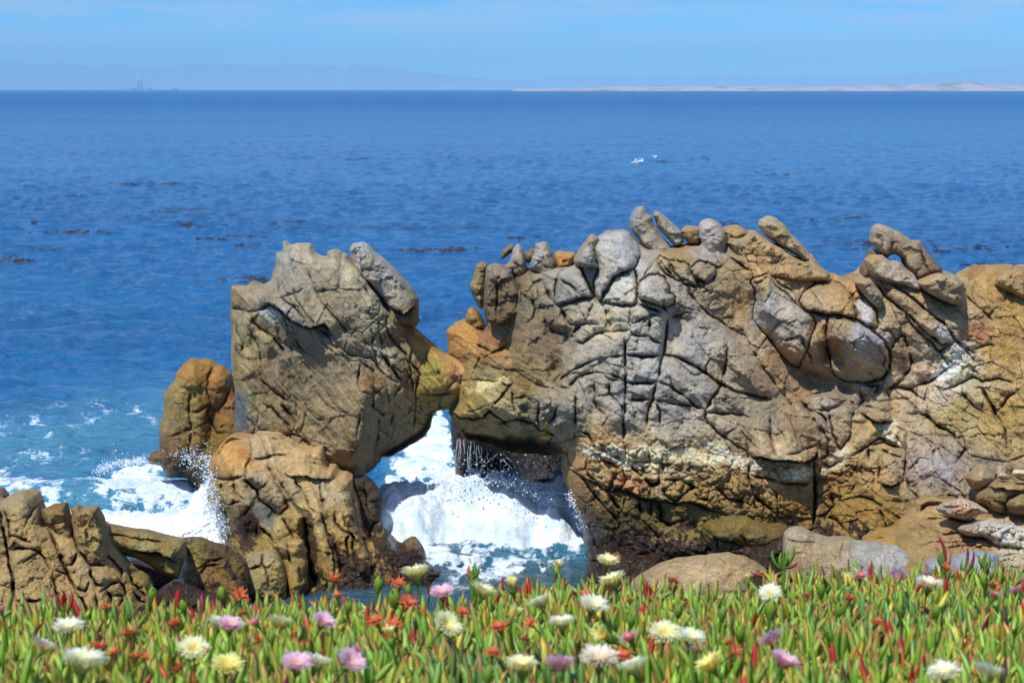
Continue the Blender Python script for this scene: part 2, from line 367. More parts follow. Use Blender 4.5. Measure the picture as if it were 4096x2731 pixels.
# ---------------- colours of the big outcrop
cpF = P2([(1420,570,168,164,162),(1440,640,186,180,170),(1400,750,172,158,132),(1480,800,165,158,152),(1600,780,150,143,140),(1450,900,165,160,154),
(1550,950,148,140,134),(1650,870,156,139,114),(1360,850,160,150,136),(1250,750,120,100,74),(1200,700,116,100,78),(1130,680,104,86,58),(1160,640,108,90,62),(1300,650,152,144,134),
(1090,640,128,112,74),(1060,770,176,126,62),(1120,800,142,100,52),(1120,870,138,122,84),(1080,900,154,128,62),(1150,920,158,142,98),(1200,960,140,128,96),(1280,960,150,143,126),(1200,870,136,110,64),
(1220,1030,84,68,44),(1350,1080,178,130,72),(1420,1100,170,130,82),(1340,1030,172,138,90),(1380,1060,180,136,80),(1500,1040,196,180,142),(1600,1050,188,166,122),(1450,1160,122,104,56),(1400,1200,96,80,50),  # arch underside point darkened: its shade is partly painted in
(1600,1130,142,114,64),(1700,1100,152,124,74),(1800,1170,158,120,60),(1800,1060,186,164,126),(1750,950,140,124,102),(1850,980,146,120,86),(1700,700,150,122,80),
(1780,700,164,150,130),(1800,750,162,152,142),(1900,800,150,120,78),(1980,800,166,150,138),(1500,520,150,136,118),(1630,560,165,154,152),(1550,590,150,122,74),
(1750,600,172,138,90),(1850,600,166,130,80),(1950,680,166,130,80),(2050,620,152,130,102),(2100,700,160,134,98),(2200,750,160,134,104),(2150,850,170,142,116),
(2190,840,206,190,172),(2160,880,200,180,160),(2300,650,166,118,66),(2300,800,166,120,58),(2300,950,162,120,62),(2340,720,160,118,62),(2200,950,166,134,82),(2130,1080,166,144,128),(2170,1080,150,136,130),(2000,1000,172,146,98),
(1950,1100,166,134,82),(2000,1180,168,132,68),(1950,900,152,134,112),(1880,930,158,146,132),(1830,900,160,126,84),(1760,830,158,126,86),(1690,660,152,128,88),
(1740,780,160,140,112),(2230,760,170,112,74),(2050,820,150,124,84),(1560,660,150,140,128),(1640,640,150,130,100),(1500,870,158,152,146),(1600,880,162,154,144),(1900,1090,150,110,62),(1960,1160,160,124,66)])
cpF = [c if c[0] < 3780 else c[:3] + (c[3] * 1.09, c[4] * 1.08) for c in cpF]
# ---------------- big outcrop, main body
outF = np.concatenate([tr('B', '228,1240 226,1130 158,1068 160,970 150,905 200,880 250,850 300,835 420,900 425,820 400,640 425,470 475,445 540,448 600,470 690,480 780,490 920,470 1030,440 1060,430 1100,320 1190,265 1280,222 1380,212 1432,224 1480,290 1540,335 1640,335 1740,330 1800,312 1900,302'),
 tr('C', '445,245 600,242 640,235 690,215 720,195 760,183 800,200 1000,330 1060,355 1140,375 1222,447 1345,455 1400,440 1440,370 1560,360 1700,450 1870,412 1940,440 1990,472 2040,430 2100,400 2280,390 2352,400 2560,380 2700,420 2760,700 2760,1500 2600,2300'),
 tr('E', '1700,1500 900,1300 300,1350 -60,1400'),
 tr('D', '1500,1500 1140,1420 1130,1290 1104,1190 1098,1030 1040,930 1000,800 960,720 946,622 972,585 965,556 860,560 760,555 620,545 540,520 450,490 370,470 290,455 255,425 225,360 205,330 180,285 165,262 195,235 205,190')])
fwF = FW([(1030,800,.0),(1050,870,.1),(1090,950,0),(1120,995,-.7),(1180,1020,-1.1),(1250,1040,-1.3),(1270,1015,-.9),(1060,960,-.1),(1180,960,.15),(1230,990,-.05),(1200,900,.35),(1200,750,.3),(1130,680,.1),(1130,620,0),
(1250,650,.3),(1320,620,.4),(1400,580,.5),(1450,720,.85),(1450,900,1.0),(1340,850,.75),(1280,800,.5),(1300,950,.55),(1500,980,.95),(1330,1030,.6),(1400,1080,.75),(1500,1120,.75),(1400,1200,.6),(1320,1120,.25),(1340,1200,.1),(1480,1230,.6),
(1600,1210,.7),(1700,1000,.95),(1820,1040,.85),(1700,850,.65),(1600,800,.8),(1600,650,.35),(1700,600,.0),(1550,580,.2),(1500,500,-.2),(1850,900,.05),(1880,800,.5),(1980,790,.55),(2040,870,-.2),(2060,930,-.1),(2000,650,-.15),
(2200,750,.1),(2300,900,.3),(2150,1000,.15),(2000,950,.1),(1900,930,.55),(1940,870,-.05),(2000,1130,.6),(2300,1050,.5),(1800,1150,.7),(2300,650,-.2),(1850,620,-.2),(1740,640,.1),(1780,700,.35),(1800,780,.4),(1690,720,.1),(2100,1250,.7),(1870,1120,.35),(1900,1100,.3),(2100,640,-.1),(2550,700,.2),(2550,1100,.4)])
linF = polylines("""
c1.3|B|440,450 410,540 400,640 395,760 430,860 440,910;520,540 500,600 495,700 500,860
c1|B|595,530 540,540 510,550;600,480 640,580 670,650 665,760;665,640 720,640 740,600 770,570 850,545;670,690 740,690;740,600 750,690 765,760 750,830 700,880
c1.2|B|765,760 840,750 870,740;780,590 790,660 800,730;820,590 850,640 880,690 915,740 940,750;920,500 915,560 905,640 905,700;920,555 970,575 1020,600 1060,640 1085,675
c1.8|B|910,740 1000,712 1085,680 1180,675;1095,460 1110,540 1150,600 1180,660 1195,710 1240,722;1150,600 1175,680 1230,715;940,750 960,790 990,860
c1.3|B|1095,460 1150,470 1220,485;1100,350 1130,400 1150,470;1160,330 1190,400 1220,480;1455,475 1380,510 1310,540 1280,590 1250,640 1230,710;1240,720 1300,725 1370,735 1480,725;1455,475 1480,560 1485,640 1480,720
c1.6|B|990,862 1040,875 1090,862;1480,725 1530,745 1600,772 1660,785;1660,700 1665,760 1690,820
c1|B|985,880 990,950 1030,955 1040,930 1090,870 1140,860 1210,870;830,790 870,740 930,745;820,800 850,880 890,905 960,930 985,900;1030,990 1100,1000 1150,960 1200,930 1300,920 1430,910
c.8|B|1190,700 1150,760 1120,850;1250,730 1270,800 1300,880 1300,920;1440,740 1430,830 1430,910;1440,870 1500,835 1580,800 1650,800;1680,830 1740,815 1830,790
c1.4|B|1430,915 1450,945 1500,950 1560,950 1600,980 1670,1000;1565,820 1560,950;1685,830 1680,920 1665,1050 1640,1150 1625,1260
c2|B|1395,1082 1450,1087 1550,1087 1650,1080;1660,1075 1740,1090 1830,1130 1910,1180 1980,1230 2070,1290 2170,1335 2265,1360 2420,1390;1395,1265 1440,1272 1530,1277 1620,1270
c1.2|B|1200,1110 1300,1095 1395,1080;930,1275 970,1230 1040,1180 1100,1150 1200,1110;2110,1010 2105,1100 2090,1180 2070,1250;1395,1385 1440,1385 1510,1390 1575,1395
c1.6|B|1390,960 1395,1080 1395,1270 1393,1390 1385,1590 1385,1680;1625,1265 1700,1290 1770,1340 1830,1390 1880,1430 1920,1440;2070,1250 2040,1320 1990,1400 1945,1465
c1.3|B|930,1310 1000,1310 1050,1250 1110,1215 1200,1205 1300,1220 1395,1250;1220,1205 1280,1250 1390,1255;1210,1120 1220,1170 1300,1210;905,1240 910,1290 940,1310
c1|B|1620,1265 1590,1380 1560,1450 1550,1590;1580,1395 1680,1400 1780,1430 1880,1440 1945,1450;1600,1410 1640,1470 1640,1600;1945,1450 1960,1520 2000,1600;1950,1470 2050,1485 2150,1490 2265,1510;1040,1340 1050,1440 1045,1620;1180,1240 1190,1350 1200,1450 1260,1500;1270,1260 1290,1350 1370,1440 1380,1500
c.9|B|530,1270 560,1290 610,1300;620,1180 720,1250 800,1290 920,1330;230,1120 220,1230 212,1400;330,1000 480,1060 600,1000;260,1260 420,1250 530,1270;40,1370 130,1360 200,1360
b0.22|B|1170,320 1190,275 1280,222 1380,210 1432,225 1480,292 1500,380 1462,470 1380,512 1310,545 1262,640 1225,705 1190,650 1175,560 1220,480 1170,320
b0.1|B|1232,705 1255,640 1285,590 1315,545 1385,512 1450,482 1480,560 1486,650 1480,722 1370,735 1260,718 1232,705
b0.34|B|1484,640 1500,570 1560,528 1620,520 1680,545 1702,600 1696,650 1730,670 1735,712 1700,742 1640,742 1560,715 1500,690 1484,640
b0.14|B|910,720 905,640 912,560 930,510 990,470 1060,440 1095,500 1130,580 1180,660 1170,680 1085,682 1000,712 940,748 910,720
b0.14|B|1640,395 1700,420 1720,470 1740,520 1800,560 1890,606 1800,580 1720,530 1650,480 1630,430 1640,395
b0.14|B|1700,425 1760,425 1830,440 1860,510 1900,605 1840,585 1760,540 1715,470 1700,425
b0.14|B|1845,480 1900,425 1960,430 2020,470 2035,520 1960,580 1900,555 1860,530 1845,480
b0.22|C|1020,600 1050,545 1130,480 1230,475 1300,520 1345,590 1365,700 1300,690 1200,680 1130,662 1060,640 1020,600
b0.16|C|1200,690 1230,676 1290,690 1370,715 1450,760 1520,820 1560,900 1565,985 1520,1055 1400,1082 1300,1060 1230,1020 1200,900 1190,780 1200,690
b0.12|C|760,700 770,560 750,470 860,435 880,500 950,560 1010,620 1100,680 1120,740 1060,900 1020,990 950,940 880,850 810,780 760,700
b0.1|C|1355,640 1365,580 1420,590 1470,640 1490,740 1470,752 1400,730 1362,700 1355,640
r.10|B|1280,1240 1300,1360 1370,1500;1000,1400 990,1550
v.12|B|880,950 900,1100 900,1240;600,900 600,1100 620,1240;1000,930 990,1050 940,1180
c1.2|C|190,330 240,400 290,450 350,490 420,510;270,380 290,430 360,490;380,430 430,470 480,490 520,480;440,350 480,370 545,410 600,370;610,330 660,360 720,410 780,425
c.8|C|680,250 690,300 720,340;860,380 860,430 900,480 1000,560 1020,610;1050,550 1120,500 1200,470;930,830 1000,815 1040,800 1060,870 1110,960;750,450 780,500 870,440
c2|C|1020,600 1060,640 1130,660 1200,680 1300,690 1360,712;1400,1080 1520,1060 1560,990
c1.4|C|1200,700 1280,702 1370,725 1450,760 1520,820 1560,900 1565,990;1350,560 1360,640 1370,700;1360,490 1400,550 1460,610 1500,640
s.24|C|1565,960 1530,1050 1400,1083 1290,1060
v.16|C|760,600 780,700 820,780 880,880 950,950 1040,1010 1150,1070 1300,1110;1120,740 1180,800 1190,900;1250,940 1240,880
v.12|C|250,900 340,720 300,690
r.12|C|600,870 700,980 800,1080;850,500 800,620;450,640 600,850 700,1000
c.8|C|350,520 420,600 500,680 600,740 740,820;605,830 600,950 575,1050;740,870 800,960 860,1050 940,1150 1000,1230;1180,790 1195,850 1190,920
c1.7|C|1480,490 1530,570 1620,640 1700,700 1780,790 1870,850 1940,830;1560,480 1640,540 1720,600 1820,680 1900,740 1950,820 2000,860 2060,900
c1.2|C|1640,640 1680,720 1760,800 1830,870 1860,890 1900,860 1950,820;1730,490 1800,560 1880,600 1930,620 1960,590;2000,480 2010,560 2070,620 2140,690 2180,720
r.1|C|1560,520 1700,640 1850,790;1650,520 1800,600 1950,760
c1.2|C|1690,1100 1800,1070 1870,1020 1950,960;2040,880 2140,850 2180,860;1870,1120 1950,1090 2050,1040 2110,1070 2200,1050 2310,1080;1860,890 1900,960 1930,1000;1950,830 2040,920 2080,960
c.9|C|1560,1130 1600,1100 1680,1110 1780,1200;1450,1160 1500,1100 1540,1120 1570,1190 1580,1280;2200,1240 2260,1160 2352,1100
c2.2|C|1680,900 1690,960 1680,1000 1640,1050 1560,1110 1530,1120;2100,1100 2180,1240 2210,1320;1380,1082 1450,1092 1520,1090
c.8|C|1060,1160 1150,1140 1250,1110;1330,1160 1200,1240 1100,1240;1040,1190 1100,1280 1150,1326;1380,1100 1400,1180 1360,1260;1500,760 1560,770 1600,830 1560,900;1590,790 1650,800 1680,900
c1|E|320,430 340,570;490,280 490,420 520,540 560,590;600,560 700,530 820,480;50,300 120,400 200,460 320,520 340,550;830,330 900,450 890,560 820,600
s.42|E|335,562 430,566 520,592 620,592 740,604 800,575 832,505
c1.1|E|700,180 770,250 850,270 880,300 900,380;870,240 950,220 1040,180;900,240 930,420 970,520 1040,440 1070,300;1040,160 1080,240 1060,330
c1.7|E|790,560 800,700 800,850 790,1060;1060,560 1150,500 1250,440 1330,455;1530,272 1570,282 1650,350 1780,425
s.38|E|1150,285 1200,312 1260,322 1340,322
c2.2|E|1120,275 1200,315 1330,325
c1.2|E|350,600 340,700 370,830 450,900 520,960;350,690 450,720 560,750 700,760 790,740;1160,490 1280,470 1440,520;1250,520 1350,560 1440,580;1240,570 1245,750;1170,480 1170,620;1440,400 1440,500 1430,640 1420,740
c.9|E|1430,690 1470,790 1530,870;1360,400 1400,470;1450,260 1530,272;1800,100 1900,200 2000,270;2040,250 2090,300 2120,370 2140,560;820,850 900,800 930,900 880,970 800,990;950,880 1100,850 1200,870 1260,910
c.8|E|1090,750 1050,820 1000,830;910,950 900,990 960,1010 1030,1090;1600,380 1620,440;1760,430 1850,520 1780,620;1000,590 900,640 830,600;1100,620 1060,700
s.26|E|560,745 650,752 740,760 800,738;1245,748 1330,775 1420,742
c1.6|D|1060,380 1140,420 1180,500 1230,590 1300,620 1335,650 1340,690;980,480 990,560 1010,620 1060,670 1120,650 1130,580;1120,650 1140,700 1200,750 1290,790 1310,720 1340,670
c1.3|D|1000,460 1060,420 1140,440;1290,790 1370,790 1400,730 1380,680;1380,780 1440,820 1510,860 1560,870 1640,850;1400,590 1440,650 1510,700 1530,680 1520,620;1490,780 1500,860;1570,770 1570,860;1640,760 1640,850
c2|D|1530,700 1570,765 1640,750 1630,680;1490,745 1530,760
c1.1|D|1660,750 1680,830 1750,890 1800,830 1870,780 1780,730 1660,730;1870,800 1900,860 1970,870 1980,770;2000,750 2100,850 2190,880 2230,830
s.20|D|960,622 1060,685 1160,735 1290,800 1400,800 1480,850 1560,875 1650,870 1750,895 1850,880 1900,905 2060,965
c1.2|D|1080,690 1200,850 1330,1000 1350,1040;1290,820 1330,900 1385,960;1395,820 1385,950;1500,880 1500,1000;1570,870 1570,1000;1640,860 1640,1010 1700,1040 1830,1010
c1|D|1180,500 1300,560 1390,600;1390,460 1400,600;1560,500 1570,620;1660,540 1660,700;1850,880 1900,900 2050,960 2120,990;1410,610 1560,600 1660,620 1800,640;1400,560 1500,580
c1|D|800,180 780,290 800,380 870,380 950,460 1040,430 1050,370;610,80 620,250 640,300;620,170 700,150 760,210;230,30 225,100 200,160 205,240;270,130 290,200;540,60 600,100;860,330 900,300 940,200
s.5|D|178,240 240,292 330,302 400,292 450,236 480,268 560,320 640,300 760,330 800,380 880,400 950,468
v.2|D|560,340 600,430 700,520;700,260 760,420
r.15|D|560,440 680,520
""")
patF = [(1, tr('D','1330,560')[0], (150,34), 14, (216,206,176), .55), (.9, tr('D','1780,560')[0], (170,30), 6, (214,202,168), .6), (.8, tr('E','700,700')[0],(90,22),5,(222,208,182),.6),
 (.9, tr('E','200,560')[0],(130,26),28,(206,196,172),.6),(.85, tr('E','950,600')[0],(80,30),-40,(206,194,166),.6),(.8, tr('B','430,1290')[0],(100,18),-18,(214,198,140),.7),
 (.95, tr('C','1935,955')[0],(95,34),-42,(228,222,212),.6),(.85, tr('D','1210,690')[0],(58,40),25,(178,148,100),.3),(.9, tr('D','1345,725')[0],(26,36),10,(176,138,92),.3),(.9, tr('D','1440,760')[0],(50,30),35,(188,134,90),.5),
 (.85, tr('D','1060,600')[0],(36,34),40,(184,142,92),.3),(.8, tr('D','1740,800')[0],(40,28),-30,(176,140,84),.4),(.85, tr('C','1355,975')[0],(18,7),-10,(184,98,54),.3),(.7, tr('C','2110,780')[0],(22,50),20,(164,110,74),.5),
 (.8, tr('C','1900,800')[0],(30,70),-38,(186,178,180),.5),(.6, tr('C','1430,800')[0],(70,50),30,(172,166,172),.5),(.7, tr('C','1410,650')[0],(30,50),-20,(184,184,190),.4),(.7, tr('C','820,640')[0],(50,80),20,(166,160,160),.5),
 (.8, tr('E','1330,380')[0],(40,30),20,(214,196,160),.5),(.9, tr('E','1320,452')[0],(44,8),14,(232,226,210),.3),(.8, tr('D','830,420')[0],(26,50),20,(190,140,60),.5),(.7, tr('D','1620,1000')[0],(190,40),8,(112,94,50),.5),
 (.75, tr('E','2050,600')[0],(130,26),8,(128,112,92),.6),(.8, tr('E','1650,690')[0],(90,70),20,(160,148,146),.4),(.75, tr('B','1300,860')[0],(40,60),0,(186,164,124),.4),(.8, tr('B','440,960')[0],(46,26),10,(140,92,66),.5)]
rubF = [(2430,1800,(330,34),10,1.0),(2700,1890,(420,60),12,.75),(3120,1880,(260,40),5,.8),(2560,1960,(280,60),14,.8),(2200,1700,(60,120),-35,.9),(2880,1230,(30,230),-38,.8),(3280,1840,(60,90),-30,.8),
 (3800,1450,(120,50),-40,.7),(2780,1150,(110,50),30,.7),(2950,2000,(300,60),12,.8),(3480,1900,(170,60),0,.7)]
_z = world(np.array([3000., 3000.]), np.array([outF[:, 1].min(), outF[:, 1].max()]), 28.6)[2]; zmF = float(_z.mean())
yoF = lambda u: 1.25 * sstep(2350, 1800, u)
rF = root('rock_outcrop', 2900, 2250, 28, 'huge cracked grey and tan granite outcrop to the right of the arch', 'rock outcrop')
rock('rock_face', rF, outF, 28.6, cpF, linF, fwF, thick=.75, back=2.2, edge=120, step=3.6, ragged=9, lean=.26, seed=3, flow=(38, .035), rubble=rubF, patches=patF, joint=.5, cellscale=105, yoff=yoF, bulge=.14, bulgeL=15, groove=.15, tide=.78, olive=1.25, fine=1.0)

def pin(k, pts, dY, cp, name='pinnacle', parent=None, thick=.30, edge=44, Y=28.6, lines='', lean=.26, zref=None, **kw):
    o = tr(k, pts); parent = parent or rF
    u, v = o.mean(0); _, _, z = world(u, v, Y)
    cps = [(u, v) + tuple(c) for c in cp[:1]] + [(o[i % len(o)][0], o[i % len(o)][1]) + tuple(c) for i, c in zip((1, len(o) // 2, len(o) - 2), cp[1:])]
    if parent is rF:         # seat it on the face of the outcrop, wherever that stands
        dd = max(0, float(sdist(np.array([u]), np.array([v]), outF)[0][0])); pf = (1 - (1 - min(dd / 120, 1)) ** 2) ** .5
        Yc = 28.6 + .26 * (float(z) - zmF) - .75 * pf - tps(fwF, np.array([[u, v]]))[0] * min(dd / 14, 1) + dY * .5 - .30 + float(yoF(u)); kw.setdefault('back', .7)
    else: Yc = Y + lean * (float(z) - 2.2) + dY
    kw.setdefault('ragged', 7); kw.setdefault('facet', .10); kw.setdefault('cuts', 0); kw.setdefault('chip', 2.0); edge *= .8; kw.setdefault('step', 3.6)
    return rock(name, parent, o, Yc, cps, polylines(lines) if lines else (), None, thick=thick, edge=edge, lean=.27 if parent is rF else .12, tide=-2, olive=-3, seed=int(u) % 97 + 1, bulge=.05, joint=.25, **kw)
GY = (158,148,138); GT = (160,138,108); TN = (168,136,92); OC = (172,126,66); BR = (120,102,76); GR = (150,146,142)
pin('B','1430,200 1425,140 1445,90 1480,52 1520,46 1545,95 1580,112 1600,180 1640,240 1720,325 1740,400 1600,430 1545,370 1500,300 1450,240', .35, [GY, GR, GT], lines='r.06|B|1500,100 1540,300')
pin('B','1595,110 1610,80 1640,88 1720,150 1785,222 1806,290 1785,318 1740,328 1680,262 1620,180', .45, [GY, GT, GR], thick=.25, edge=31, lines='r.08|B|1650,120 1720,200 1780,300')
pin('B','1785,212 1820,186 1870,183 1915,196 1925,260 1910,310 1840,312 1800,262', .35, [TN, GT], thick=.28, edge=37)
pin('B','1912,205 1918,165 1940,140 1985,130 2022,142 2060,178 2092,222 2108,300 2098,420 2040,492 1980,475 1940,430 1925,330 1910,260', -.12, [(168,158,156), (172,162,160), (150,128,104)], thick=.4)
pin('B','2070,200 2110,185 2180,176 2225,190 2270,235 2290,330 2090,330', .55, [TN, TN], thick=.3)
pin('C','600,250 640,238 690,225 720,200 760,184 800,205 900,270 1000,330 1060,358 1140,380 1215,440 1200,480 1000,490 880,470 780,425 700,380 650,330', .5, [(172,140,98), GT, TN, TN], thick=.35, edge=37, lines='c.8|C|860,380 960,350 1040,360;680,250 690,300 720,340')
pin('C','790,150 800,112 848,95 892,108 940,148 1000,218 1068,290 1100,345 1085,372 1040,352 960,302 880,252 815,205', -.12, [(158,134,96), (172,150,118), GT], thick=.36, edge=37)
pin('C','1050,360 1075,330 1100,314 1125,345 1150,385 1160,420 1060,420', .1, [GT, TN], thick=.2, edge=26)


pin('C','1455,250 1462,190 1475,160 1500,142 1560,158 1640,200 1690,240 1742,238 1775,300 1840,370 1872,408 1866,440 1790,452 1750,472 1720,476 1690,440 1650,385 1640,350 1590,320 1560,330 1548,350 1520,325 1480,275', .1, [(158,134,102), (172,152,130), BR], thick=.4, edge=37, lines='c1.5|C|1580,240 1575,290 1550,340;1740,250 1760,350 1800,440', name='crest_block')
pin('C','1422,355 1460,325 1520,322 1560,358 1622,368 1682,420 1720,470 1752,525 1745,545 1640,512 1560,492 1500,470 1455,450 1430,415', -.12, [(166,150,130), TN, (190,182,172)], thick=.36, edge=31)
pin('C','1395,400 1425,360 1450,290 1480,290 1540,330 1560,420 1480,470 1400,460', .45, [BR, BR], thick=.3)
pin('C','1360,490 1400,462 1450,470 1490,520 1530,580 1505,645 1470,620 1400,550', -.3, [(150,134,108), TN], thick=.25, edge=27)
pin('C','1725,490 1780,460 1870,440 1950,450 1995,490 2010,570 2000,620 1930,615 1850,580 1780,540', -.2, [(158,138,106), TN], thick=.35, edge=37)
pin('C','1995,475 2030,420 2080,380 2150,392 2200,400 2280,378 2352,395 2480,400 2500,560 2010,560', 1.1, [(160,124,72), (158,120,70)], thick=.4, edge=37)
pin('C','2170,500 2185,450 2230,420 2352,400 2480,410 2500,600 2352,600 2200,520', .5, [(158,126,82), TN], thick=.35)
pin('B','528,410 540,358 580,311 620,314 622,350 570,385 545,412', .2, [(124,112,88), BR], thick=.25, edge=31)
pin('B','590,430 612,345 650,306 678,332 702,400 716,480 712,560 660,580 600,520 540,470', .0, [(140,126,108), (166,158,148), BR], thick=.35, edge=34, lines='r.12|B|640,320 690,470')
pin('B','735,432 762,380 768,305 850,293 882,340 916,440 918,500 850,560 780,520 728,480', .1, [(150,134,116), GR, BR], thick=.32, edge=37)
pin('B','690,370 740,340 772,345 775,410 720,440 700,420', .35, [BR, BR], thick=.2, edge=26)
pin('B','905,372 930,362 1040,368 1056,400 1010,470 930,500 905,440', .45, [(176,122,62), OC], thick=.25, edge=31)
pin('B','316,600 330,520 362,452 400,426 442,445 435,540 425,700 400,765 365,745 338,690', .05, [(140,122,78), (150,132,90), BR], thick=.35, edge=37)
pin('B','430,460 480,442 540,450 598,490 625,560 668,640 660,780 600,860 500,880 430,850 408,740 412,600', .35, [(112,92,66), (140,126,108), (104,84,58)], thick=.38, edge=49, lines='c1.2|B|520,540 500,600 495,700 500,860')
pin('B','278,830 290,765 330,745 372,778 405,832 420,900 350,920 285,870', .1, [(138,108,56), OC], thick=.3, edge=31)
pin('B','1040,420 1080,335 1130,262 1170,234 1212,262 1205,350 1120,470 1050,460', .4, [(150,132,112), GT], thick=.3)
pin('B','1062,430 1100,345 1150,320 1180,370 1222,482 1150,475 1090,470', -.2, [(146,140,132), (166,160,154), BR], thick=.25, edge=27)

# ---------------- left sea stack
cpB = [tuple(tr('A', '%d,%d' % r[:2])[0]) + r[2:] for r in [(560,400,132,112,74),(640,390,134,120,98),(740,380,122,108,86),(850,160,142,140,132),(950,140,150,138,116),(1100,200,158,144,116),(820,300,130,122,108),(1000,300,130,118,100),
 (1200,300,150,140,116),(1100,450,128,114,92),(1300,420,150,140,118),(900,520,116,106,92),(1250,600,128,114,92),(1380,560,168,156,124),(1400,760,160,150,128),(760,520,150,148,144),(850,650,112,102,88),(680,620,136,118,76),
 (1000,700,112,98,80),(1000,900,110,96,76),(1200,850,120,106,84),(700,850,122,106,80),(560,850,146,122,74),(560,1050,90,92,88),(700,1000,134,118,84),(1150,1050,124,106,78),(850,1150,124,108,76),(1100,1250,130,112,80),(1240,1350,128,112,88),
 (1320,900,124,96,60),(1450,950,140,122,94),(1400,1150,126,114,94),(1500,1100,128,112,84),(1480,1250,120,110,88),(1560,850,104,82,50),(1650,700,158,120,56),(1700,780,140,122,56),(1600,960,150,118,56),(1760,790,158,112,66),(1740,880,150,128,72),(1650,1080,130,116,74),(1790,840,160,110,76),
 (1450,640,96,82,62),(1500,750,130,112,84),(530,600,136,118,80),(1400,1320,96,84,60)]]
cpB = [c[:2] + tuple(min(250, x * 1.10) for x in c[2:]) for c in cpB]
outB = tr('A', '520,350 545,346 600,350 640,320 660,330 690,342 740,315 752,270 770,230 768,160 790,150 815,162 812,95 824,90 850,116 880,105 940,98 975,112 1000,165 1030,182 1068,188 1066,152 1095,140 1150,155 1180,172 1196,205 1260,240 1420,480 1560,590 1600,620 1650,665 1700,708 1740,738 1800,742 1900,780 1940,850 1930,930 1880,990 1800,1046 1700,1062 1672,1082 1655,1150 1640,1178 1615,1212 1540,1255 1480,1288 1430,1315 1380,1322 1368,1352 1300,1412 1240,1446 1205,1440 1195,1620 600,1620 560,1300 532,1130 545,1000 535,900 520,820 516,700 524,600 518,480')
fwB = np.array([list(tr('A','%d,%d' % r[:2])[0]) + [r[2]] for r in [(540,400,-.1),(700,400,.15),(850,200,.0),(950,350,.35),(1200,350,.3),(900,540,.5),(1100,560,.5),(1250,650,.5),(800,600,.15),(900,700,.22),(1000,1000,.3),(1150,800,.35),(1250,1000,.6),(1250,1300,.35),(700,900,.2),(560,800,.0),(540,1050,-.35),(600,1150,-.2),(850,1200,.15),
 (1350,900,.45),(1450,1000,.15),(1500,800,-.05),(1400,600,.2),(1450,1200,-.25),(1550,1000,-.25),(1550,1180,-.6),(1430,1290,-.7),(1350,1150,.2),(1300,1400,-.4),(1480,660,-.25),(1600,760,-.25),(1700,800,-.05),(1770,850,.0),(1650,950,-.15),(1740,1000,-.25),(1600,1140,-.55),(1000,1300,.2),(1500,1270,-.8)]])
linB = polylines("""
c1.8|A|505,470 570,482 630,500 690,482 740,450 790,465
s.30|A|690,482 740,450 790,470 860,545 920,572 975,588 1050,560 1110,650
c1.3|A|1020,590 1060,620 1100,680 1150,700 1200,740 1260,750 1320,762 1350,800 1390,850 1440,890 1500,905
c1.4|A|800,390 830,430 870,470 920,520 975,580;780,310 795,370 800,400;630,500 650,560 700,600 760,640 800,690 830,740
c.8|A|940,230 980,330 1020,400 1050,460 1100,520 1150,580 1210,640 1280,670 1330,680;870,350 900,440 940,500 990,560 1010,600;1000,380 1050,375 1100,380 1160,400;880,180 860,230 900,290
v.08|A|900,180 960,330 1010,480 1060,590;1150,200 1170,330 1250,500
c1.1|A|1230,300 1310,400 1340,430;1310,430 1370,440 1400,470 1405,560 1380,600 1330,640 1325,670 1300,690;1330,480 1390,500;1330,540 1410,550;1330,600 1400,620;1370,440 1360,560 1380,690 1400,700
c1.8|A|1410,560 1415,620 1440,660 1520,740 1525,770;1380,720 1430,800 1500,850;1320,690 1345,730 1350,800
s.28|A|1360,700 1430,800 1510,905
c1.2|A|1240,760 1260,790 1320,830 1350,870;545,540 560,620 590,680 575,740;525,680 570,740 600,800;1250,800 1240,900 1260,950 1330,970 1390,930;1500,740 1540,800 1560,890
c2.4|A|808,1025 840,1070 880,1112 895,1150
c1|A|895,1150 950,1230 975,1260;700,1020 760,1050 800,1100 870,1160;690,880 760,950 860,1010;560,960 600,1100 700,1170 800,1190 900,1200 970,1260 1100,1300;1340,860 1340,960 1330,1040 1380,1075 1410,1050
c1.2|A|1400,880 1410,950 1420,1050;1450,1030 1440,980 1500,900;1360,1080 1360,1150 1350,1240 1330,1330;1440,1060 1430,1140 1440,1150;1250,1080 1240,1200
c1.1|A|1550,690 1540,780 1600,850 1580,900 1570,1050 1560,1160;1510,820 1550,890 1560,980;1600,970 1700,965 1790,960;1640,980 1640,1060;1700,965 1710,1060;1810,870 1790,900 1740,940;1690,800 1720,900
r.1|A|1280,980 1250,1200 1235,1400
v.08|A|620,700 780,950 1000,1200;760,760 900,960 1080,1220;900,700 1010,900 1150,1100
c.7|A|840,590 930,720 1010,760;930,720 1000,690;600,560 680,700 690,800
""")
rB = root('sea_stack', 1350, 2000, 29.5, 'tall brown grey slab sided rock stack leaning against the arch from the left', 'sea stack')
rock('rock_face', rB, outB, 29.9, cpB, linB, fwB, thick=.65, back=1.3, edge=75, step=3.6, ragged=6, lean=.12, seed=11, flow=(52, .055),
     rubble=[(1530,1280,(60,110),-10,1.0),(1590,1450,(50,110),-35,.7),(1690,1650,(70,50),0,.7)], bulge=.08, bulgeL=16, chip=.7, tide=-.5, olive=.4, fine=.75, cellscale=110, joint=.42,
     patches=[(.8, tr('A','555,1060')[0],(26,90),-16,(84,92,96),.5),(.7, tr('A','1660,860')[0],(40,60),20,(150,140,60),.5),(.7, tr('A','1310,900')[0],(34,30),20,(128,88,50),.4),(.6, tr('A','720,500')[0],(60,16),8,(176,180,186),.4)])
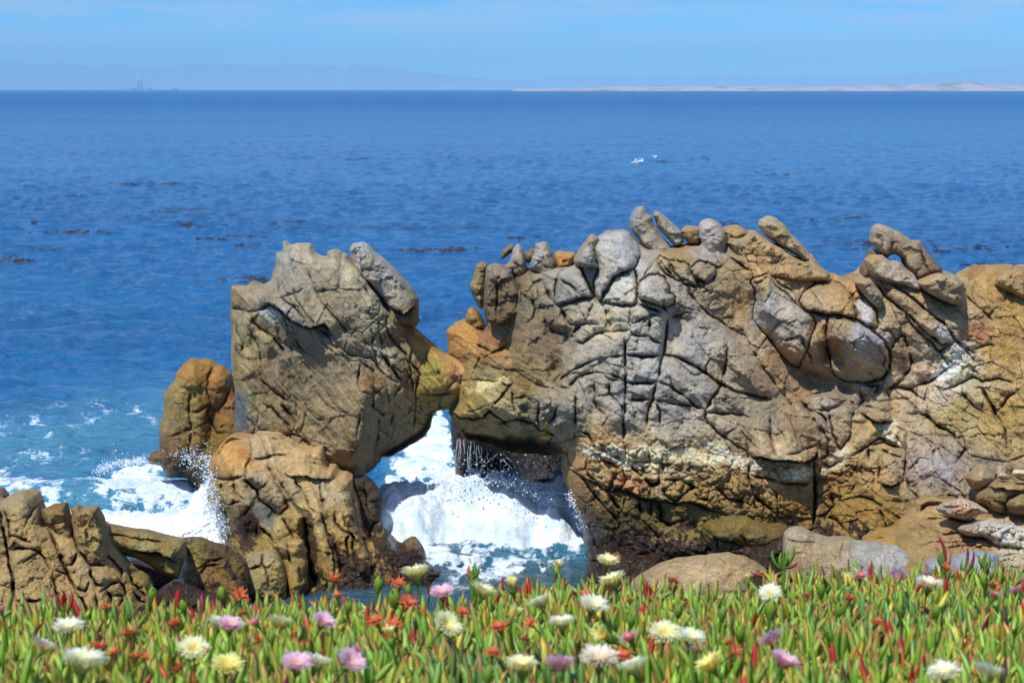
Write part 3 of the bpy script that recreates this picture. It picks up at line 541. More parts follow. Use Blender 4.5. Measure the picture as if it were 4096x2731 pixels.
pin('A','1194,140 1214,108 1265,96 1302,110 1360,168 1450,240 1532,330 1590,422 1593,555 1560,588 1510,575 1424,590 1402,470 1350,400 1310,350 1232,292 1205,205', -.42, [(152,148,140), (166,166,164), (120,98,64), GT], name='leaning_slab', parent=rB, thick=.5, edge=37, Y=29.9,
    lines='s.38|A|1395,452 1450,478 1500,515 1550,470 1592,440;r.08|A|1310,240 1290,340;c.6|A|1320,230 1290,330')
pin('A','1060,185 1068,150 1096,140 1150,155 1182,175 1200,215 1225,290 1150,260', .25, [(158,138,100), GT], parent=rB, thick=.3, edge=26, Y=29.9)
pin('A','810,100 820,88 850,114 895,130 900,200 830,170', .0, [(150,156,152), GY], parent=rB, thick=.2, edge=26, Y=29.9)
pin('A','750,270 770,235 810,260 800,330 745,330', .2, [(126,94,60), BR], parent=rB, thick=.2, edge=26, Y=29.9)

# ---------------- ochre rock behind, left of the stack
cpA = [tuple(tr('A','%d,%d' % r[:2])[0]) + r[2:] for r in [(300,800,160,114,44),(380,850,158,118,50),(470,860,152,104,40),(200,950,142,118,62),(230,1100,132,118,76),(340,1000,138,118,60),(450,1000,140,96,42),(500,980,110,60,38),(160,1150,128,104,64),(400,1100,110,70,34),(360,1250,142,112,48),(180,1280,120,90,62),(330,1400,70,50,36),(440,1200,140,108,40)]]
rA = root('ochre_rock', 800, 1900, 32.5, 'orange ochre rock behind and left of the tall slab sided stack', 'rock')
rock('rock_body', rA, tr('A','205,850 250,790 290,752 330,768 400,768 435,798 480,808 515,850 532,920 580,1000 640,1200 600,1560 330,1540 290,1482 268,1442 150,1442 118,1372 60,1362 38,1335 70,1292 110,1290 108,1200 120,1100 136,1050 132,960 200,880'), 33, cpA,
     polylines("""c1.4|A|430,805 390,870 380,940 400,1010 380,1060 370,1100;245,880 290,960 280,1080 290,1160 180,1210
c1.2|A|290,1160 280,1280 250,1400;520,900 490,1000 430,1060 400,1020;380,1060 440,1180 500,1190;290,1080 340,1060 400,1010
v.12|A|430,1050 400,1200 380,1300;r.1|A|300,780 270,900"""), None, thick=.6, back=.9, edge=90, seed=21, lean=.12, tide=.45, olive=1.0, flow=(75,.03), tideamp=.5)

# ---------------- low base rock under the stack
cpC = [tuple(tr('G','%d,%d' % r[:2])[0]) + r[2:] for r in [(650,170,160,140,110),(800,160,170,140,96),(480,200,156,110,46),(400,330,164,122,60),(540,300,170,126,70),(320,350,140,106,54),(1000,230,170,138,92),(1130,250,180,150,98),(650,400,138,126,108),(750,330,170,138,92),(1000,380,176,144,92),(1240,370,168,134,80),
 (900,480,130,120,98),(1000,500,164,136,88),(1220,520,158,144,114),(1350,450,168,134,82),(480,480,150,128,88),(400,600,134,112,70),(320,600,160,138,80),(600,560,132,122,100),(700,680,100,106,104),(560,760,70,44,34),(690,850,164,138,76),(800,780,150,132,84),(900,700,150,128,66),(1080,760,168,142,88),(1150,1000,170,142,86),
 (1300,900,168,132,80),(1450,900,172,136,82),(1400,700,166,134,80),(1250,1150,166,136,78),(1600,950,150,120,66),(1650,1100,150,116,64),(1850,950,130,104,56),(1950,1150,80,56,36),(1060,1100,60,40,28),(950,850,150,124,66),(1480,1050,170,138,84)]]
cpC = [c[:2] + tuple(min(250, x * 1.07) for x in c[2:]) for c in cpC]
rC = root('base_rock', 1180, 2250, 27.5, 'tan fluted rock with dark seaweed at its foot, supporting the tall stack', 'rock')
rock('rock_body', rC, tr('G','350,150 430,92 500,90 590,112 612,86 640,76 690,70 760,80 830,100 900,140 950,170 1060,182 1142,184 1162,222 1172,290 1192,325 1262,333 1282,392 1350,388 1388,430 1392,500 1422,560 1442,640 1472,760 1512,860 1530,880 1556,800 1600,778 1628,840 1700,910 1758,955 1772,930 1830,913 1892,920 1932,970 1962,1040 2012,1080 2102,1142 2112,1200 2050,1232 2060,1500 420,1500 430,1100 400,1000 392,900 386,780 362,700 292,650 255,600 250,480 285,400 262,380 258,310 300,230'), 28.0, cpC,
     polylines("""
c1.3|G|590,272 700,252 800,226 900,232;590,112 600,180 585,270 560,330 555,430 590,470 640,510 660,590 720,620 790,680 830,670
c1.6|G|640,510 690,480 720,455;590,462 640,510 655,580 710,610;270,390 360,420 460,420 550,400
c1.1|G|370,420 355,510 350,540;460,420 460,520 540,590;355,600 430,630 520,590;400,640 400,720 380,760;1010,295 1100,300 1170,320;1060,190 1070,260 1170,280
s.16|G|830,352 880,392 940,402 1040,402 1100,422 1200,417 1285,402
c1.3|G|720,300 780,420 830,520 870,590 890,640 820,690 780,720;930,410 970,480 1030,570 1050,650 1120,690;1140,430 1150,560 1170,650
c2.4|G|900,580 970,650 1010,720 1020,820 1030,880;1030,880 1060,1000 1050,1120 1100,1240
c1.6|G|1140,690 1180,780 1200,850 1250,940 1290,1060 1300,1180;1250,670 1260,760 1310,820 1380,850 1440,920;1190,860 1240,1000 1260,1180;1310,690 1340,780 1385,790
c1.2|G|1390,500 1400,620 1430,760 1480,900 1540,1020 1560,1200;1390,850 1390,960 1440,1150;820,700 900,830 930,900;650,800 740,870 770,920;640,790 640,900;1380,840 1340,900 1380,1100;1500,900 1530,1100
c1|G|760,340 800,420 900,560 1000,680;600,620 540,700 520,720;1240,940 1300,990
r.12|G|1100,720 1150,950 1180,1150;1350,600 1400,850 1480,1100
v.15|G|1030,850 1060,1000 1090,1200;600,500 650,600 760,700
"""), np.array([list(tr('G','%d,%d' % r[:2])[0]) + [r[2]] for r in [(650,120,-.3),(900,200,-.25),(1150,250,-.1),(450,200,-.3),(400,400,.0),(650,400,.25),(900,450,.3),(1200,500,.35),(1380,500,.2),(500,600,.2),(700,700,.35),(300,600,-.3),(560,900,.2),(900,800,.5),(1150,900,.6),(1400,900,.55),(1250,1200,.8),(1600,1000,.3),(1700,1150,.5),(1900,1050,.2),(1550,850,.0),(800,1200,.7),(500,1200,.5)]]),
     thick=.6, back=1.3, edge=80, seed=31, lean=.30, tide=.16, olive=.7, flow=(68,.045), bulge=.12, bulgeL=18, groove=.16, ragged=8, tideamp=.45, rubble=[(1480,2200,(200,160),0,.35),(1640,2260,(160,120),30,.6)],
     patches=[(.95,tr('G','570,790')[0],(46,75),5,(58,32,26),.6),(.9,tr('G','540,215')[0],(36,20),30,(172,112,58),.6),(.8,tr('G','700,700')[0],(34,50),-20,(98,106,112),.4),(.8,tr('G','1060,930')[0],(20,130),-5,(44,26,20),.5),(.8,tr('G','1270,1010')[0],(16,110),-10,(50,32,22),.6),(.9,tr('G','1380,1120')[0],(60,60),0,(46,26,22),1.2),(.92,tr('G','1740,1000')[0],(190,60),42,(48,28,20),1.5), (.9,tr('G','1900,1130')[0],(120,70),20,(48,28,20),1.3), (.9,tr('G','560,900')[0],(60,70),0,(60,36,28),1.3)])
cpb = lambda k, rows: [tuple(tr(k,'%d,%d' % r[:2])[0]) + r[2:] for r in rows]
def boulder(k, pts, Y, cps, label, lines='', name='boulder', cat='boulder', thick=.35, edge=90, group=None, **kw):
    o = tr(k, pts); u, v = o.mean(0); r = root(name, u, v, Y, label, cat, group)
    if (v > 2130 or o[:, 1].max() > 2330) and name not in ('rock_slab', 'gap_shadow_rock'):      # carry the foot of the stone down into the water or the shore
        vb = float(pix(0., Y, -.35)[1]); low = o[:, 1] > o[:, 1].max() - 75; o[low, 1] = np.maximum(o[low, 1], vb)
    kw.setdefault('tide', .28); kw.setdefault('olive', .6); kw.setdefault('lean', .3)
    body = rock('rock_body', None, o, Y, cpb(k, cps), polylines(lines) if lines else (), None, thick=thick, edge=edge, seed=int(u * 7 + v) % 89 + 2, **kw)
    # a single stone needs no parts: keep the mesh itself as the top-level thing
    bpy.data.objects.remove(r); body.name = name; return tag(body, label, cat, group)
boulder('G','495,1170 510,1130 545,1080 575,1010 640,984 780,984 825,1020 880,1150 905,1222 800,1255 700,1300 540,1320 480,1290', 26.2, [(600,1050,148,138,116),(760,1080,160,136,84),(600,1200,170,150,106),(800,1200,158,134,80)],
    'grey and tan boulder at the foot of the fluted rock, just above the plants', 'c1.3|G|690,990 680,1080 720,1160 740,1260;540,1130 640,1110 690,1090', tide=.05, olive=.3)
boulder('G','765,945 800,915 850,898 940,895 1000,902 1018,960 1040,1100 1042,1200 1000,1260 905,1230 880,1150 845,1050', 26.35, [(900,950,168,136,82),(930,1100,164,134,78)],
    'tan upright boulder wedged beside the grey boulder below the fluted rock', 'c1.1|G|880,900 890,1000 910,1100', tide=.1, olive=.4)
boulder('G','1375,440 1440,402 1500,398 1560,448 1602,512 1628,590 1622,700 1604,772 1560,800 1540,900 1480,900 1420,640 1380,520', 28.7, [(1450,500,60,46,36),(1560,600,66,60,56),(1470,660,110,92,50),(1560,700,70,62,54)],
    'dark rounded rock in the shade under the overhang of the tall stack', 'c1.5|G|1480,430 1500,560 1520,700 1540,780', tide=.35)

# ---------------- left foreground
cpE = cpb('F',[(100,870,148,130,92),(60,980,140,120,84),(150,1000,160,132,82),(100,1250,156,130,84),(250,1150,156,126,76),(330,1300,150,120,74),(200,1350,156,128,80),(300,900,120,94,50),(330,980,160,136,92),(360,1080,160,134,88),(470,950,158,134,82),(500,1080,152,126,76),(440,1270,160,136,94),(560,1250,158,132,88),(620,1250,160,128,68),(720,1280,162,130,66),(750,1400,154,122,62),(500,1400,158,130,80),(20,1200,140,116,80)])
cpE = [c[:2] + tuple(min(250, x * 1.06) for x in c[2:]) for c in cpE]
rE = root('shore_rock', 330, 2250, 24, 'tan blocky rock split into leaning columns at the lower left', 'rock')
rock('rock_body', rE, tr('F','-160,900 -60,860 0,880 20,850 80,815 140,812 188,836 216,880 236,945 240,1000 400,1010 410,1000 590,1000 600,1100 662,1182 740,1272 822,1332 862,1432 862,1520 860,1700 -200,1700'), 24.3, cpE,
     polylines("""
c2|F|0,905 20,1010 50,1180 70,1300 90,1425;80,1425 140,1432 200,1432 240,1420
c1.3|F|20,900 50,980 60,1060 100,1065 170,1100;210,880 160,960 140,1020;60,1150 100,1130 200,1140 250,1180 290,1250;130,1220 230,1150
c2|F|235,945 290,1040 330,1140 370,1240 400,1300 430,1360;440,1150 410,1215 380,1225
c1.8|F|405,960 420,1060 450,1150 490,1200 510,1230 560,1220 600,1230;510,1230 530,1300 560,1340 600,1340;515,1330 480,1370 440,1360
c1.3|F|600,1100 620,1180 690,1250 700,1310;570,1380 640,1330 700,1310;330,1260 380,1280;650,1400 700,1400 740,1430;600,1350 640,1420 640,1500;760,1370 800,1430 830,1440;300,1290 330,1400 350,1500;430,1380 480,1440 520,1560;700,1160 760,1330 840,1400
c1.2|F|545,1390 560,1480;680,1300 720,1380 680,1460
"""), np.array([list(tr('F','%d,%d' % r[:2])[0]) + [r[2]] for r in [(100,850,0),(100,1000,.3),(0,1200,.3),(180,1200,.5),(330,1300,.4),(150,1400,.6),(250,1000,.0),(400,1100,.1),(500,1250,.3),(600,1200,-.1),(700,1300,-.1),(600,1450,.4),(780,1400,-.2),(400,1500,.7)]]),
     thick=.5, back=1.0, edge=70, seed=41, lean=.25, tide=.3, olive=.5, bulge=.12, bulgeL=18, groove=.17, ragged=5)
for k_, (pp, cc) in enumerate([('232,905 300,882 372,878 386,920 398,970 420,1070 446,1150 430,1240 380,1230 335,1140 290,1045 240,960', ((152,126,84),(124,96,52),(160,138,96))),
                 ('403,905 440,886 462,912 520,888 556,893 580,950 602,1010 600,1100 612,1180 600,1230 510,1240 450,1150 420,1060 408,970', ((158,132,84),(140,112,64),(150,126,78)))]):
    pin('F', pp, .1 - .25 * k_, cc, name='rock_column', parent=rE, thick=.35, edge=46, Y=24.3, lean=0)
boulder('F','-60,800 0,784 25,795 52,826 40,870 0,890 -60,900', 26.5, [(0,830,110,90,70)], 'low dark brown rock at the left picture edge, behind the split columns', thick=.3, edge=50)
boulder('F','560,1000 600,988 700,1010 850,1030 960,1060 1032,1076 1052,1100 1060,1180 1020,1300 975,1305 900,1262 860,1232 790,1190 720,1172 640,1160 560,1120', 25.2, [(700,1050,128,106,56),(900,1090,132,110,62),(800,1150,150,134,86),(950,1200,158,140,86)],
    'olive brown slab bridging between the split rock and the boulders, black gap beneath', 's.2|F|700,1140 800,1148 900,1150 960,1180 1020,1230;c1|F|620,1050 800,1080 950,1090', name='rock_slab', cat='rock', thick=.35, edge=40, ragged=4)
boulder('F','1000,1110 1032,1076 1080,1064 1130,1068 1200,1088 1290,1118 1340,1158 1400,1200 1420,1260 1400,1420 1200,1480 1000,1400 975,1320 1020,1290 1055,1190', 25.8, [(1100,1120,130,114,64),(1250,1160,90,70,44),(1150,1220,150,128,72),(1280,1280,130,100,50),(1050,1280,170,146,100),(1200,1330,130,90,46)],
    'rounded olive rock blotched with dark seaweed, right of the black gap', 'c1.2|F|1060,1180 1040,1260 1000,1310;c1|F|1130,1250 1200,1200 1300,1180;c1.2|F|1120,1300 1180,1230 1260,1220', name='seaweed_rock', cat='rock', tide=.34, tideamp=.9, olive=1.1, thick=.45)
boulder('F','640,1240 760,1170 900,1230 1010,1290 1040,1420 960,1560 700,1560 560,1460', 26.0, [(800,1300,40,32,26)], 'rock coloured black as the shadow deep in the gap under the olive slab', name='gap_shadow_rock', cat='rock', thick=.1, edge=30, tide=1.9)  # near-black colour stands in for the cavity shadow below the slab
boulder('F','860,1400 960,1320 1060,1310 1180,1390 1300,1380 1340,1440 1300,1560 900,1560', 24.9, [(1000,1380,60,46,40)], 'low wet seaweed covered ledge just above the plants at lower left', name='wet_ledge', cat='rock', tide=1.5, thick=.4, edge=60)

# ---------------- dark pillar and rear rocks inside the arch
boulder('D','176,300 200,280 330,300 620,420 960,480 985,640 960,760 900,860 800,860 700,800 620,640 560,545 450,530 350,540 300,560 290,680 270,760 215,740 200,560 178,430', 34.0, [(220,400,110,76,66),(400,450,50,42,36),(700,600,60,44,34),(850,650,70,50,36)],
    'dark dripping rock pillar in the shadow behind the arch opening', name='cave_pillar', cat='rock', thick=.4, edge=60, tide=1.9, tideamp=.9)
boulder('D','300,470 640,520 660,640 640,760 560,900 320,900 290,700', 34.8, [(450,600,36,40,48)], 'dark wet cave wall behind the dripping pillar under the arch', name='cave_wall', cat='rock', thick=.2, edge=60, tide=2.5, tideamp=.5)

# ---------------- right foreground
boulder('E','8,1085 14,1050 50,1016 120,1010 190,985 260,978 312,985 380,1010 470,1040 560,1030 610,1045 640,1090 640,1200 500,1262 300,1272 130,1246 98,1242 40,1160', 25.95, [(100,1060,128,106,48),(300,1040,140,114,54),(200,1130,96,88,62),(500,1080,138,108,50),(400,1150,96,86,66),(300,1150,150,130,80),(550,1150,140,106,50)],
    'olive mossy boulder at the foot of the outcrop, behind the smooth pale boulders', 's.14|E|30,1130 140,1150 250,1170 330,1190;c1.2|E|130,1240 120,1150 60,1100;c1|E|270,1110 330,1180', tide=.35, olive=1.4)
boulder('D','1440,1440 1540,1370 1620,1325 1700,1295 1860,1263 2000,1254 2060,1250 2120,1244 2170,1257 2250,1270 2330,1310 2400,1372 2362,1440 2300,1600 1500,1600', 24.4, [(1700,1350,160,136,100),(1900,1330,164,138,102),(2100,1300,166,140,98),(2300,1350,156,128,88)],
    'broad smooth tan boulder just above the plants, lower centre right', 'c.7|D|2000,1256 2060,1280 2110,1340;c.5|D|1560,1350 1680,1310 1860,1285', tide=-.5, olive=-1, thick=.6, edge=150, fine=.4, chip=.35, bulge=.04)
boulder('E','578,1160 590,1100 622,1070 680,1060 740,1080 800,1110 900,1125 1000,1125 1062,1130 1120,1160 1250,1170 1362,1190 1432,1215 1502,1262 1560,1330 1560,1560 560,1560 575,1300', 24.6, [(650,1120,156,146,122),(700,1220,160,136,98),(950,1180,158,136,104),(1150,1250,164,158,150),(1350,1240,160,156,152),(900,1300,156,134,100)],
    'long pale grey tan boulder rising behind the plants, right of the broad smooth one', 'c.7|E|590,1150 700,1170 850,1160;c.9|E|1000,1130 980,1230 990,1290', tide=-.5, olive=-1, thick=.6, edge=140, fine=.5, chip=.4, bulge=.05)
boulder('E','1560,1300 1700,1270 1780,1262 1850,1236 1950,1224 2052,1240 2092,1290 2150,1560 1560,1560', 23.6, [(1900,1280,150,152,160),(1800,1300,140,140,146)],
    'blue grey rounded boulder poking up behind the plants at lower right', tide=-1, olive=-2, thick=.4, edge=100, fine=.4, chip=.35)
boulder('D','1080,1320 1130,1250 1200,1215 1290,1210 1400,1230 1500,1262 1600,1240 1660,1260 1660,1340 1560,1420 1300,1420 1090,1400', 26.4, [(1250,1260,80,50,34),(1380,1240,150,100,40),(1500,1320,60,40,30),(1150,1320,130,94,70)],
    'dark seaweed covered low rock at the water edge below the outcrop', name='seaweed_rock', cat='rock', tide=1.0, tideamp=1.2, thick=.45)
boulder('D','1630,1290 1660,1262 1730,1256 1800,1262 1820,1300 1700,1360 1640,1340', 25.6, [(1720,1300,118,104,52)], 'small olive stone between the dark seaweed rock and smooth tan boulder', thick=.2, edge=50)
boulder('E','130,1240 300,1170 470,1150 560,1120 640,1120 640,1400 400,1440 330,1300 200,1262', 25.6, [(300,1260,90,50,34),(450,1250,110,80,44)], 'dark red brown seaweed rock between the olive and pale boulders', name='seaweed_rock', cat='rock', tide=1.35, tideamp=1.2, thick=.3)
# sloping tan ledge at far right
cpS = cpb('E',[(1500,1050,160,130,80),(1700,900,168,136,84),(1600,1200,156,124,80),(1800,1180,166,130,86),(1900,1100,164,132,90),(2100,1000,158,124,74),(1450,1150,140,116,64),(2200,1250,168,146,110),(2000,1250,164,120,70),(1300,1100,164,124,62),(2000,950,164,126,74)])
rS = root('shore_ledge', 3850, 2150, 25, 'wide sloping tan rock ledge at the right with pale crusted slabs', 'rock ledge')
rock('rock_body', rS, tr('E','1140,1180 1250,1110 1380,1080 1470,1010 1510,960 1530,900 1600,868 1700,880 1780,880 1860,890 1960,905 2060,945 2110,970 2258,985 2420,960 2600,1000 2700,1560 1200,1560'), 25.4, cpS,
     polylines("""c1|E|1480,1010 1560,1060 1700,1110 1800,1100;1370,1100 1370,1200;1500,950 1560,930 1600,870;c.8|E|1560,1010 1700,990 1800,1020;1400,1060 1500,1080 1560,1130;1700,1200 1900,1190 2050,1230;1500,1190 1650,1160 1850,1170 1950,1150
s.18|E|1640,960 1760,990 1870,1012 1960,975;1800,1090 1870,1125 2020,1140 2060,1190;c1.2|E|1980,950 2080,1000 2140,1050 2258,1040"""),
     np.array([list(tr('E','%d,%d' % r[:2])[0]) + [r[2]] for r in [(1300,1150,-.2),(1600,900,-.5),(1500,1050,.0),(1700,1100,.3),(1900,1000,.0),(2200,1000,-.1),(2000,1200,.6),(1500,1300,.7),(2200,1300,.9)]]), thick=.35, back=.9, edge=60, seed=51, lean=.6, tide=-.5, olive=-1,
     rubble=[(3900,2180,(190,70),12,.8),(4060,2250,(150,80),10,.9)], patches=[(.85,tr('E','2130,1120')[0],(130,40),14,(184,170,146),.7),(.8,tr('E','2200,1260')[0],(80,40),14,(180,166,140),.7),(.7,tr('E','2100,1020')[0],(70,18),8,(190,180,160),.7)])
boulder('E','1636,930 1660,905 1700,882 1800,864 1850,862 1910,885 2000,940 2010,960 1960,972 1900,992 1868,1012 1800,1000 1740,985 1690,965 1650,945', 25.0, [(1700,950,150,140,130),(1800,900,206,180,156),(1850,980,180,130,80),(1930,930,196,166,140)],
    'pinkish white crusted slab lying on the ledge at the right', name='rock_slab', cat='rock slab', thick=.16, edge=36, lean=.7, tide=-1, olive=-2, rubble=[(3850,2030,(120,40),10,1.2)])
boulder('E','1796,1075 1830,1048 1900,1020 2000,1010 2060,1030 2140,1040 2258,1050 2400,1080 2420,1200 2258,1230 2160,1200 2060,1190 2010,1140 1960,1120 1860,1120', 24.7, [(1850,1080,160,140,120),(2000,1060,196,184,166),(2150,1120,206,200,190),(2258,1150,200,190,170)],
    'long white and grey crusted slab on the ledge, below the pinkish one', name='rock_slab', cat='rock slab', thick=.16, edge=36, lean=.6, tide=-1, olive=-2, rubble=[(4000,2130,(170,60),12,1.3)])
boulder('E','1845,716 1880,690 1915,660 1935,628 1968,614 1998,622 2030,655 2062,700 2062,745 2000,790 1960,802 1900,795 1868,765', 26.4, [(1960,680,170,146,110),(1900,760,146,118,74)], 'tan pear shaped boulder resting against the outcrop at the right edge', 'r.1|E|1960,640 1940,740', tide=-2, olive=-3, thick=.4, edge=80, fine=.5, chip=.4)
boulder('E','1918,850 1935,815 1980,790 2040,745 2110,730 2200,738 2300,745 2460,760 2460,860 2240,840 2160,880 2140,910 2132,975 2050,962 1985,905 1925,880', 26.0, [(2100,770,166,134,92),(2000,850,128,102,66),(2200,790,162,130,86),(2080,900,116,92,60)],
    'large flat topped brown boulder below the pear shaped one', 's.16|E|1940,800 2010,785 2100,790 2200,800 2300,800;c1.4|E|2040,870 2090,890 2150,890', tide=-2, olive=-3, thick=.45, edge=50)
boulder('E','2130,900 2160,860 2220,830 2320,800 2460,790 2460,1000 2300,985 2200,975 2150,945', 25.6, [(2200,870,150,128,80),(2230,940,110,94,54)], 'olive tan boulder cut by the right picture edge above the crusted slab', tide=-2, olive=-3, thick=.4, edge=80)
boulder('E','2066,715 2080,680 2110,672 2145,690 2152,722 2110,735', 25.9, [(2110,700,196,178,140)], 'small cream stone on top of the flat brown boulder', name='stone', cat='stone', thick=.1, edge=30, ragged=2, tide=-2, olive=-3, step=3)
boulder('E','2174,690 2182,660 2215,654 2270,660 2300,690 2290,715 2220,712 2185,705', 25.8, [(2230,685,220,196,168)], 'pale pinkish white stone at the right picture edge above the brown boulder', name='stone', cat='stone', thick=.1, edge=30, ragged=2, tide=-2, olive=-3, step=3)
boulder('E','2052,690 2060,645 2090,626 2125,632 2146,680 2120,710 2070,712', 26.3, [(2100,660,168,146,118)], 'greyish stone behind the small cream stone', name='stone', cat='stone', thick=.14, edge=40, ragged=2, tide=-2, olive=-3, step=3)
# ================================================================== SEA
def foam_mask(U, V, poly, soft, amp=0, seed=0, sc_=60):
    m = (U > poly[:, 0].min() - 3 * soft - 60) & (U < poly[:, 0].max() + 3 * soft + 60) & (V > poly[:, 1].min() - 3 * soft - 60) & (V < poly[:, 1].max() + 3 * soft + 60)
    o = np.zeros(U.shape); i = np.nonzero(m)[0]
    if len(i):
        d, _, _ = sdist(U[i], V[i], poly)
        d = d + amp * fbm(U[i] / sc_ + seed, V[i] / (sc_ * .5), 4, .6)
        o[i] = sstep(-soft, soft, d)
    return o
FOAM = [  # strength, softness, raggedness, lift, outline
 (1.0, 22, 40, .18, tr('F', '200,862 300,880 400,874 480,890 560,930 640,962 800,962 930,930 1040,890 1120,790 1175,700 1200,700 1300,900 1400,1200 1100,1200 700,1100 600,1010 560,940 400,940 230,930')),
 (.66, 40, 70, .10, tr('F', '560,700 640,664 720,634 790,634 900,650 960,690 1080,740 1160,790 1100,880 900,900 760,890 640,890 540,820')),
 (.58, 60, 90, .0, tr('F', '-80,650 100,690 240,715 450,740 570,790 520,880 400,860 200,880 -80,840')),
 (.46, 60, 90, .0, tr('F', '-80,360 60,400 300,370 520,300 800,330 940,310 940,400 700,350 500,420 300,440 -80,460')),
 (.42, 60, 90, .0, tr('F', '-80,560 300,570 600,600 860,590 900,640 600,690 300,660 -80,640')),
 (.50, 20, 46, 0, tr('D', '-220,800 -60,800 60,765 180,752 300,748 420,742 500,752 560,745 620,790 720,815 820,870 900,905 980,965 1060,1020 1110,1110 1115,1200 1000,1222 800,1222 640,1242 500,1235 420,1250 250,1232 120,1190 60,1150 -220,1100')),
 (.74, 36, 80, .05, tr('D', '-260,620 -150,520 -60,420 20,280 90,262 160,300 200,420 200,600 300,690 360,720 200,740 0,760 -260,760')),
 (.62, 20, 60, .0, tr('D', '210,640 300,650 420,640 560,700 640,730 720,790 600,800 420,720 240,720')),
 (.60, 40, 70, .0, tr('D', '620,600 760,560 960,580 1000,820 900,800 740,760 640,700')),
 (.60, 36, 80, .02, tr('D', '-260,1120 60,1180 250,1240 600,1250 1000,1230 1140,1240 1060,1310 760,1330 560,1390 300,1400 60,1400 -260,1330')),
 (.34, 30, 60, .0, tr('D', '200,1430 420,1440 640,1500 500,1560 200,1540')),
 (.36, 24, 50, .0, tr('F', '860,1420 1000,1400 1300,1380 1360,1420 1200,1500 900,1500')),
]
CALM = tr('F', '-200,420 500,300 940,230 1250,600 1400,1300 -200,1300')        # milky turquoise cove
CHAN = tr('D', '-300,200 250,200 1000,560 1200,1250 1200,1600 -300,1600')
def make_sea():
    # rows equally spaced on screen, ever longer toward the horizon; wide enough for a step to the side
    vr = np.concatenate([np.linspace(2560, 2300, 60), np.linspace(2296, 1500, 420)[1:], np.linspace(1498, 420, 420)[1:], 358 + 62 * np.linspace(1, .012, 60)[1:]])
    Yr = water_Y(vr); Yr = np.concatenate([[10.], Yr]); nr = len(Yr)
    s = np.linspace(-1, 1, 900); s = np.sign(s) * np.abs(s) ** 1.0 * .42
    X = Yr[:, None] * s[None, :]; Y = np.repeat(Yr[:, None], len(s), 1); X = X + np.where(Y < 40, np.sign(s)[None, :] * 0, 0)
    x = X.ravel().copy(); y = Y.ravel().copy(); z = np.zeros(x.shape)
    fade = 1 / (1 + (y / 900) ** 2)
    r2 = np.random.default_rng(3)
    sl = np.zeros(x.shape)
    px = 4 / FPX * y                                  # footprint of a pixel there
    ax = x + .5 * np.sin(y * .21) + fbm(x / 9, y / 9, 2) * 2.5; ay = y + fbm(x / 11 + 9, y / 11, 2) * 2.5
    for i in range(26):
        lam = .42 * 1.075 ** i; th = R(-72) + r2.normal() * .6
        k = 2 * math.pi / lam; a = .0125 * lam ** .72 * (.7 + .6 * r2.random())
        ph = r2.random() * 6.28; arg = k * (ax * math.cos(th) + ay * math.sin(th)) + ph
        vis = np.clip(lam / (px * 2.2), 0, 1) ** 2
        z += a * (np.sin(arg) - .22 * np.cos(2 * arg)) * vis
    z *= .8 + .45 * fbm(x / 26, y / 26, 3) + .2
    near = sstep(70, 25, y); z *= (.85 + .15 * (1 - near)) ; z *= fade
    lee = sstep(28.2, 25, y) * sstep(-8, -4, x); z *= 1 - .55 * lee
    # foam and the broken wave
    fo = np.zeros(x.shape); lift = np.zeros(x.shape); nearm = np.nonzero(y < 75)[0]
    for it in range(3):
        U, V = pix(x[nearm], y[nearm], lift[nearm]); f = np.zeros(len(nearm)); l = np.zeros(len(nearm))
        for n, (st, so_, am, lf, poly) in enumerate(FOAM):
            m = foam_mask(U, V, poly, so_, am, n * 3.3); f = np.maximum(f, m * st)
            if lf: l = np.maximum(l, lf * foam_mask(U, V, poly, so_ * 3.0, am, n * 3.3))
        lift[nearm] = l
    xn = x[nearm]; yn = y[nearm]; wob = .34 * fbm(xn * .9 + 5, yn * .3, 3) + .16 * fbm(xn * 3, yn, 3)      # the surge running through the arch
    surge = sstep(28.25, 29.55, yn + wob) * sstep(31.3, 29.9, yn + wob * .6) * sstep(-2.7, -1.9, xn) * sstep(1.9, 1.35, xn + .2 * (yn - 29)); lift[nearm] += surge * (.66 + .14 * fbm(xn * 1.1, yn * .9 + 4, 2) + .26 * np.abs(fbm(xn * 2.8 + 8, yn * 2.2, 3)))
    f = np.maximum(f, sstep(.03, .20, surge + .10 * fbm(xn * 2.5, yn * 2.5, 4, .6)) * sstep(31.2, 30.2, yn)); fo[nearm] = f
    U, V = pix(x[nearm], y[nearm], lift[nearm]); tq = np.zeros(x.shape)
    tq[nearm] = np.maximum(foam_mask(U, V, CALM, 130, 60, 2) , .9 * foam_mask(U, V, CHAN, 60, 60, 5))
    g = np.zeros(x.shape); xn = x[nearm]; yn = y[nearm]
    bil = np.abs(fbm(xn * 1.3, yn * 1.1, 3, .5)) * 2; b2 = fbm(xn * 4 + 3, yn * 3, 2, .5)
    g[nearm] = lift[nearm] + np.clip(f, 0, 1) ** 2 * (bil * .13 + b2 * .03 - .05) * np.clip(lift[nearm] * 4 + .15, 0, 1)
    z += g
    # small whitecaps out at sea
    wc = sstep(.55, .75, fbm(x / 7 + 31, y / 4.5, 3, .6)) * sstep(.3, .6, fbm(x / 60, y / 60 + 7, 2)) * sstep(45, 90, y) * (y < 420); fo = np.maximum(fo, wc * .42)
    V_ = np.stack([x, y, z], 1); idx = np.arange(len(x)).reshape(nr, len(s))
    F_ = np.stack([idx[:-1, :-1], idx[:-1, 1:], idx[1:, 1:], idx[1:, :-1]], -1).reshape(-1, 4)
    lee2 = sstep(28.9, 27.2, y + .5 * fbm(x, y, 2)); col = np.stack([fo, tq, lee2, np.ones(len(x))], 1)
    return V_, F_, col
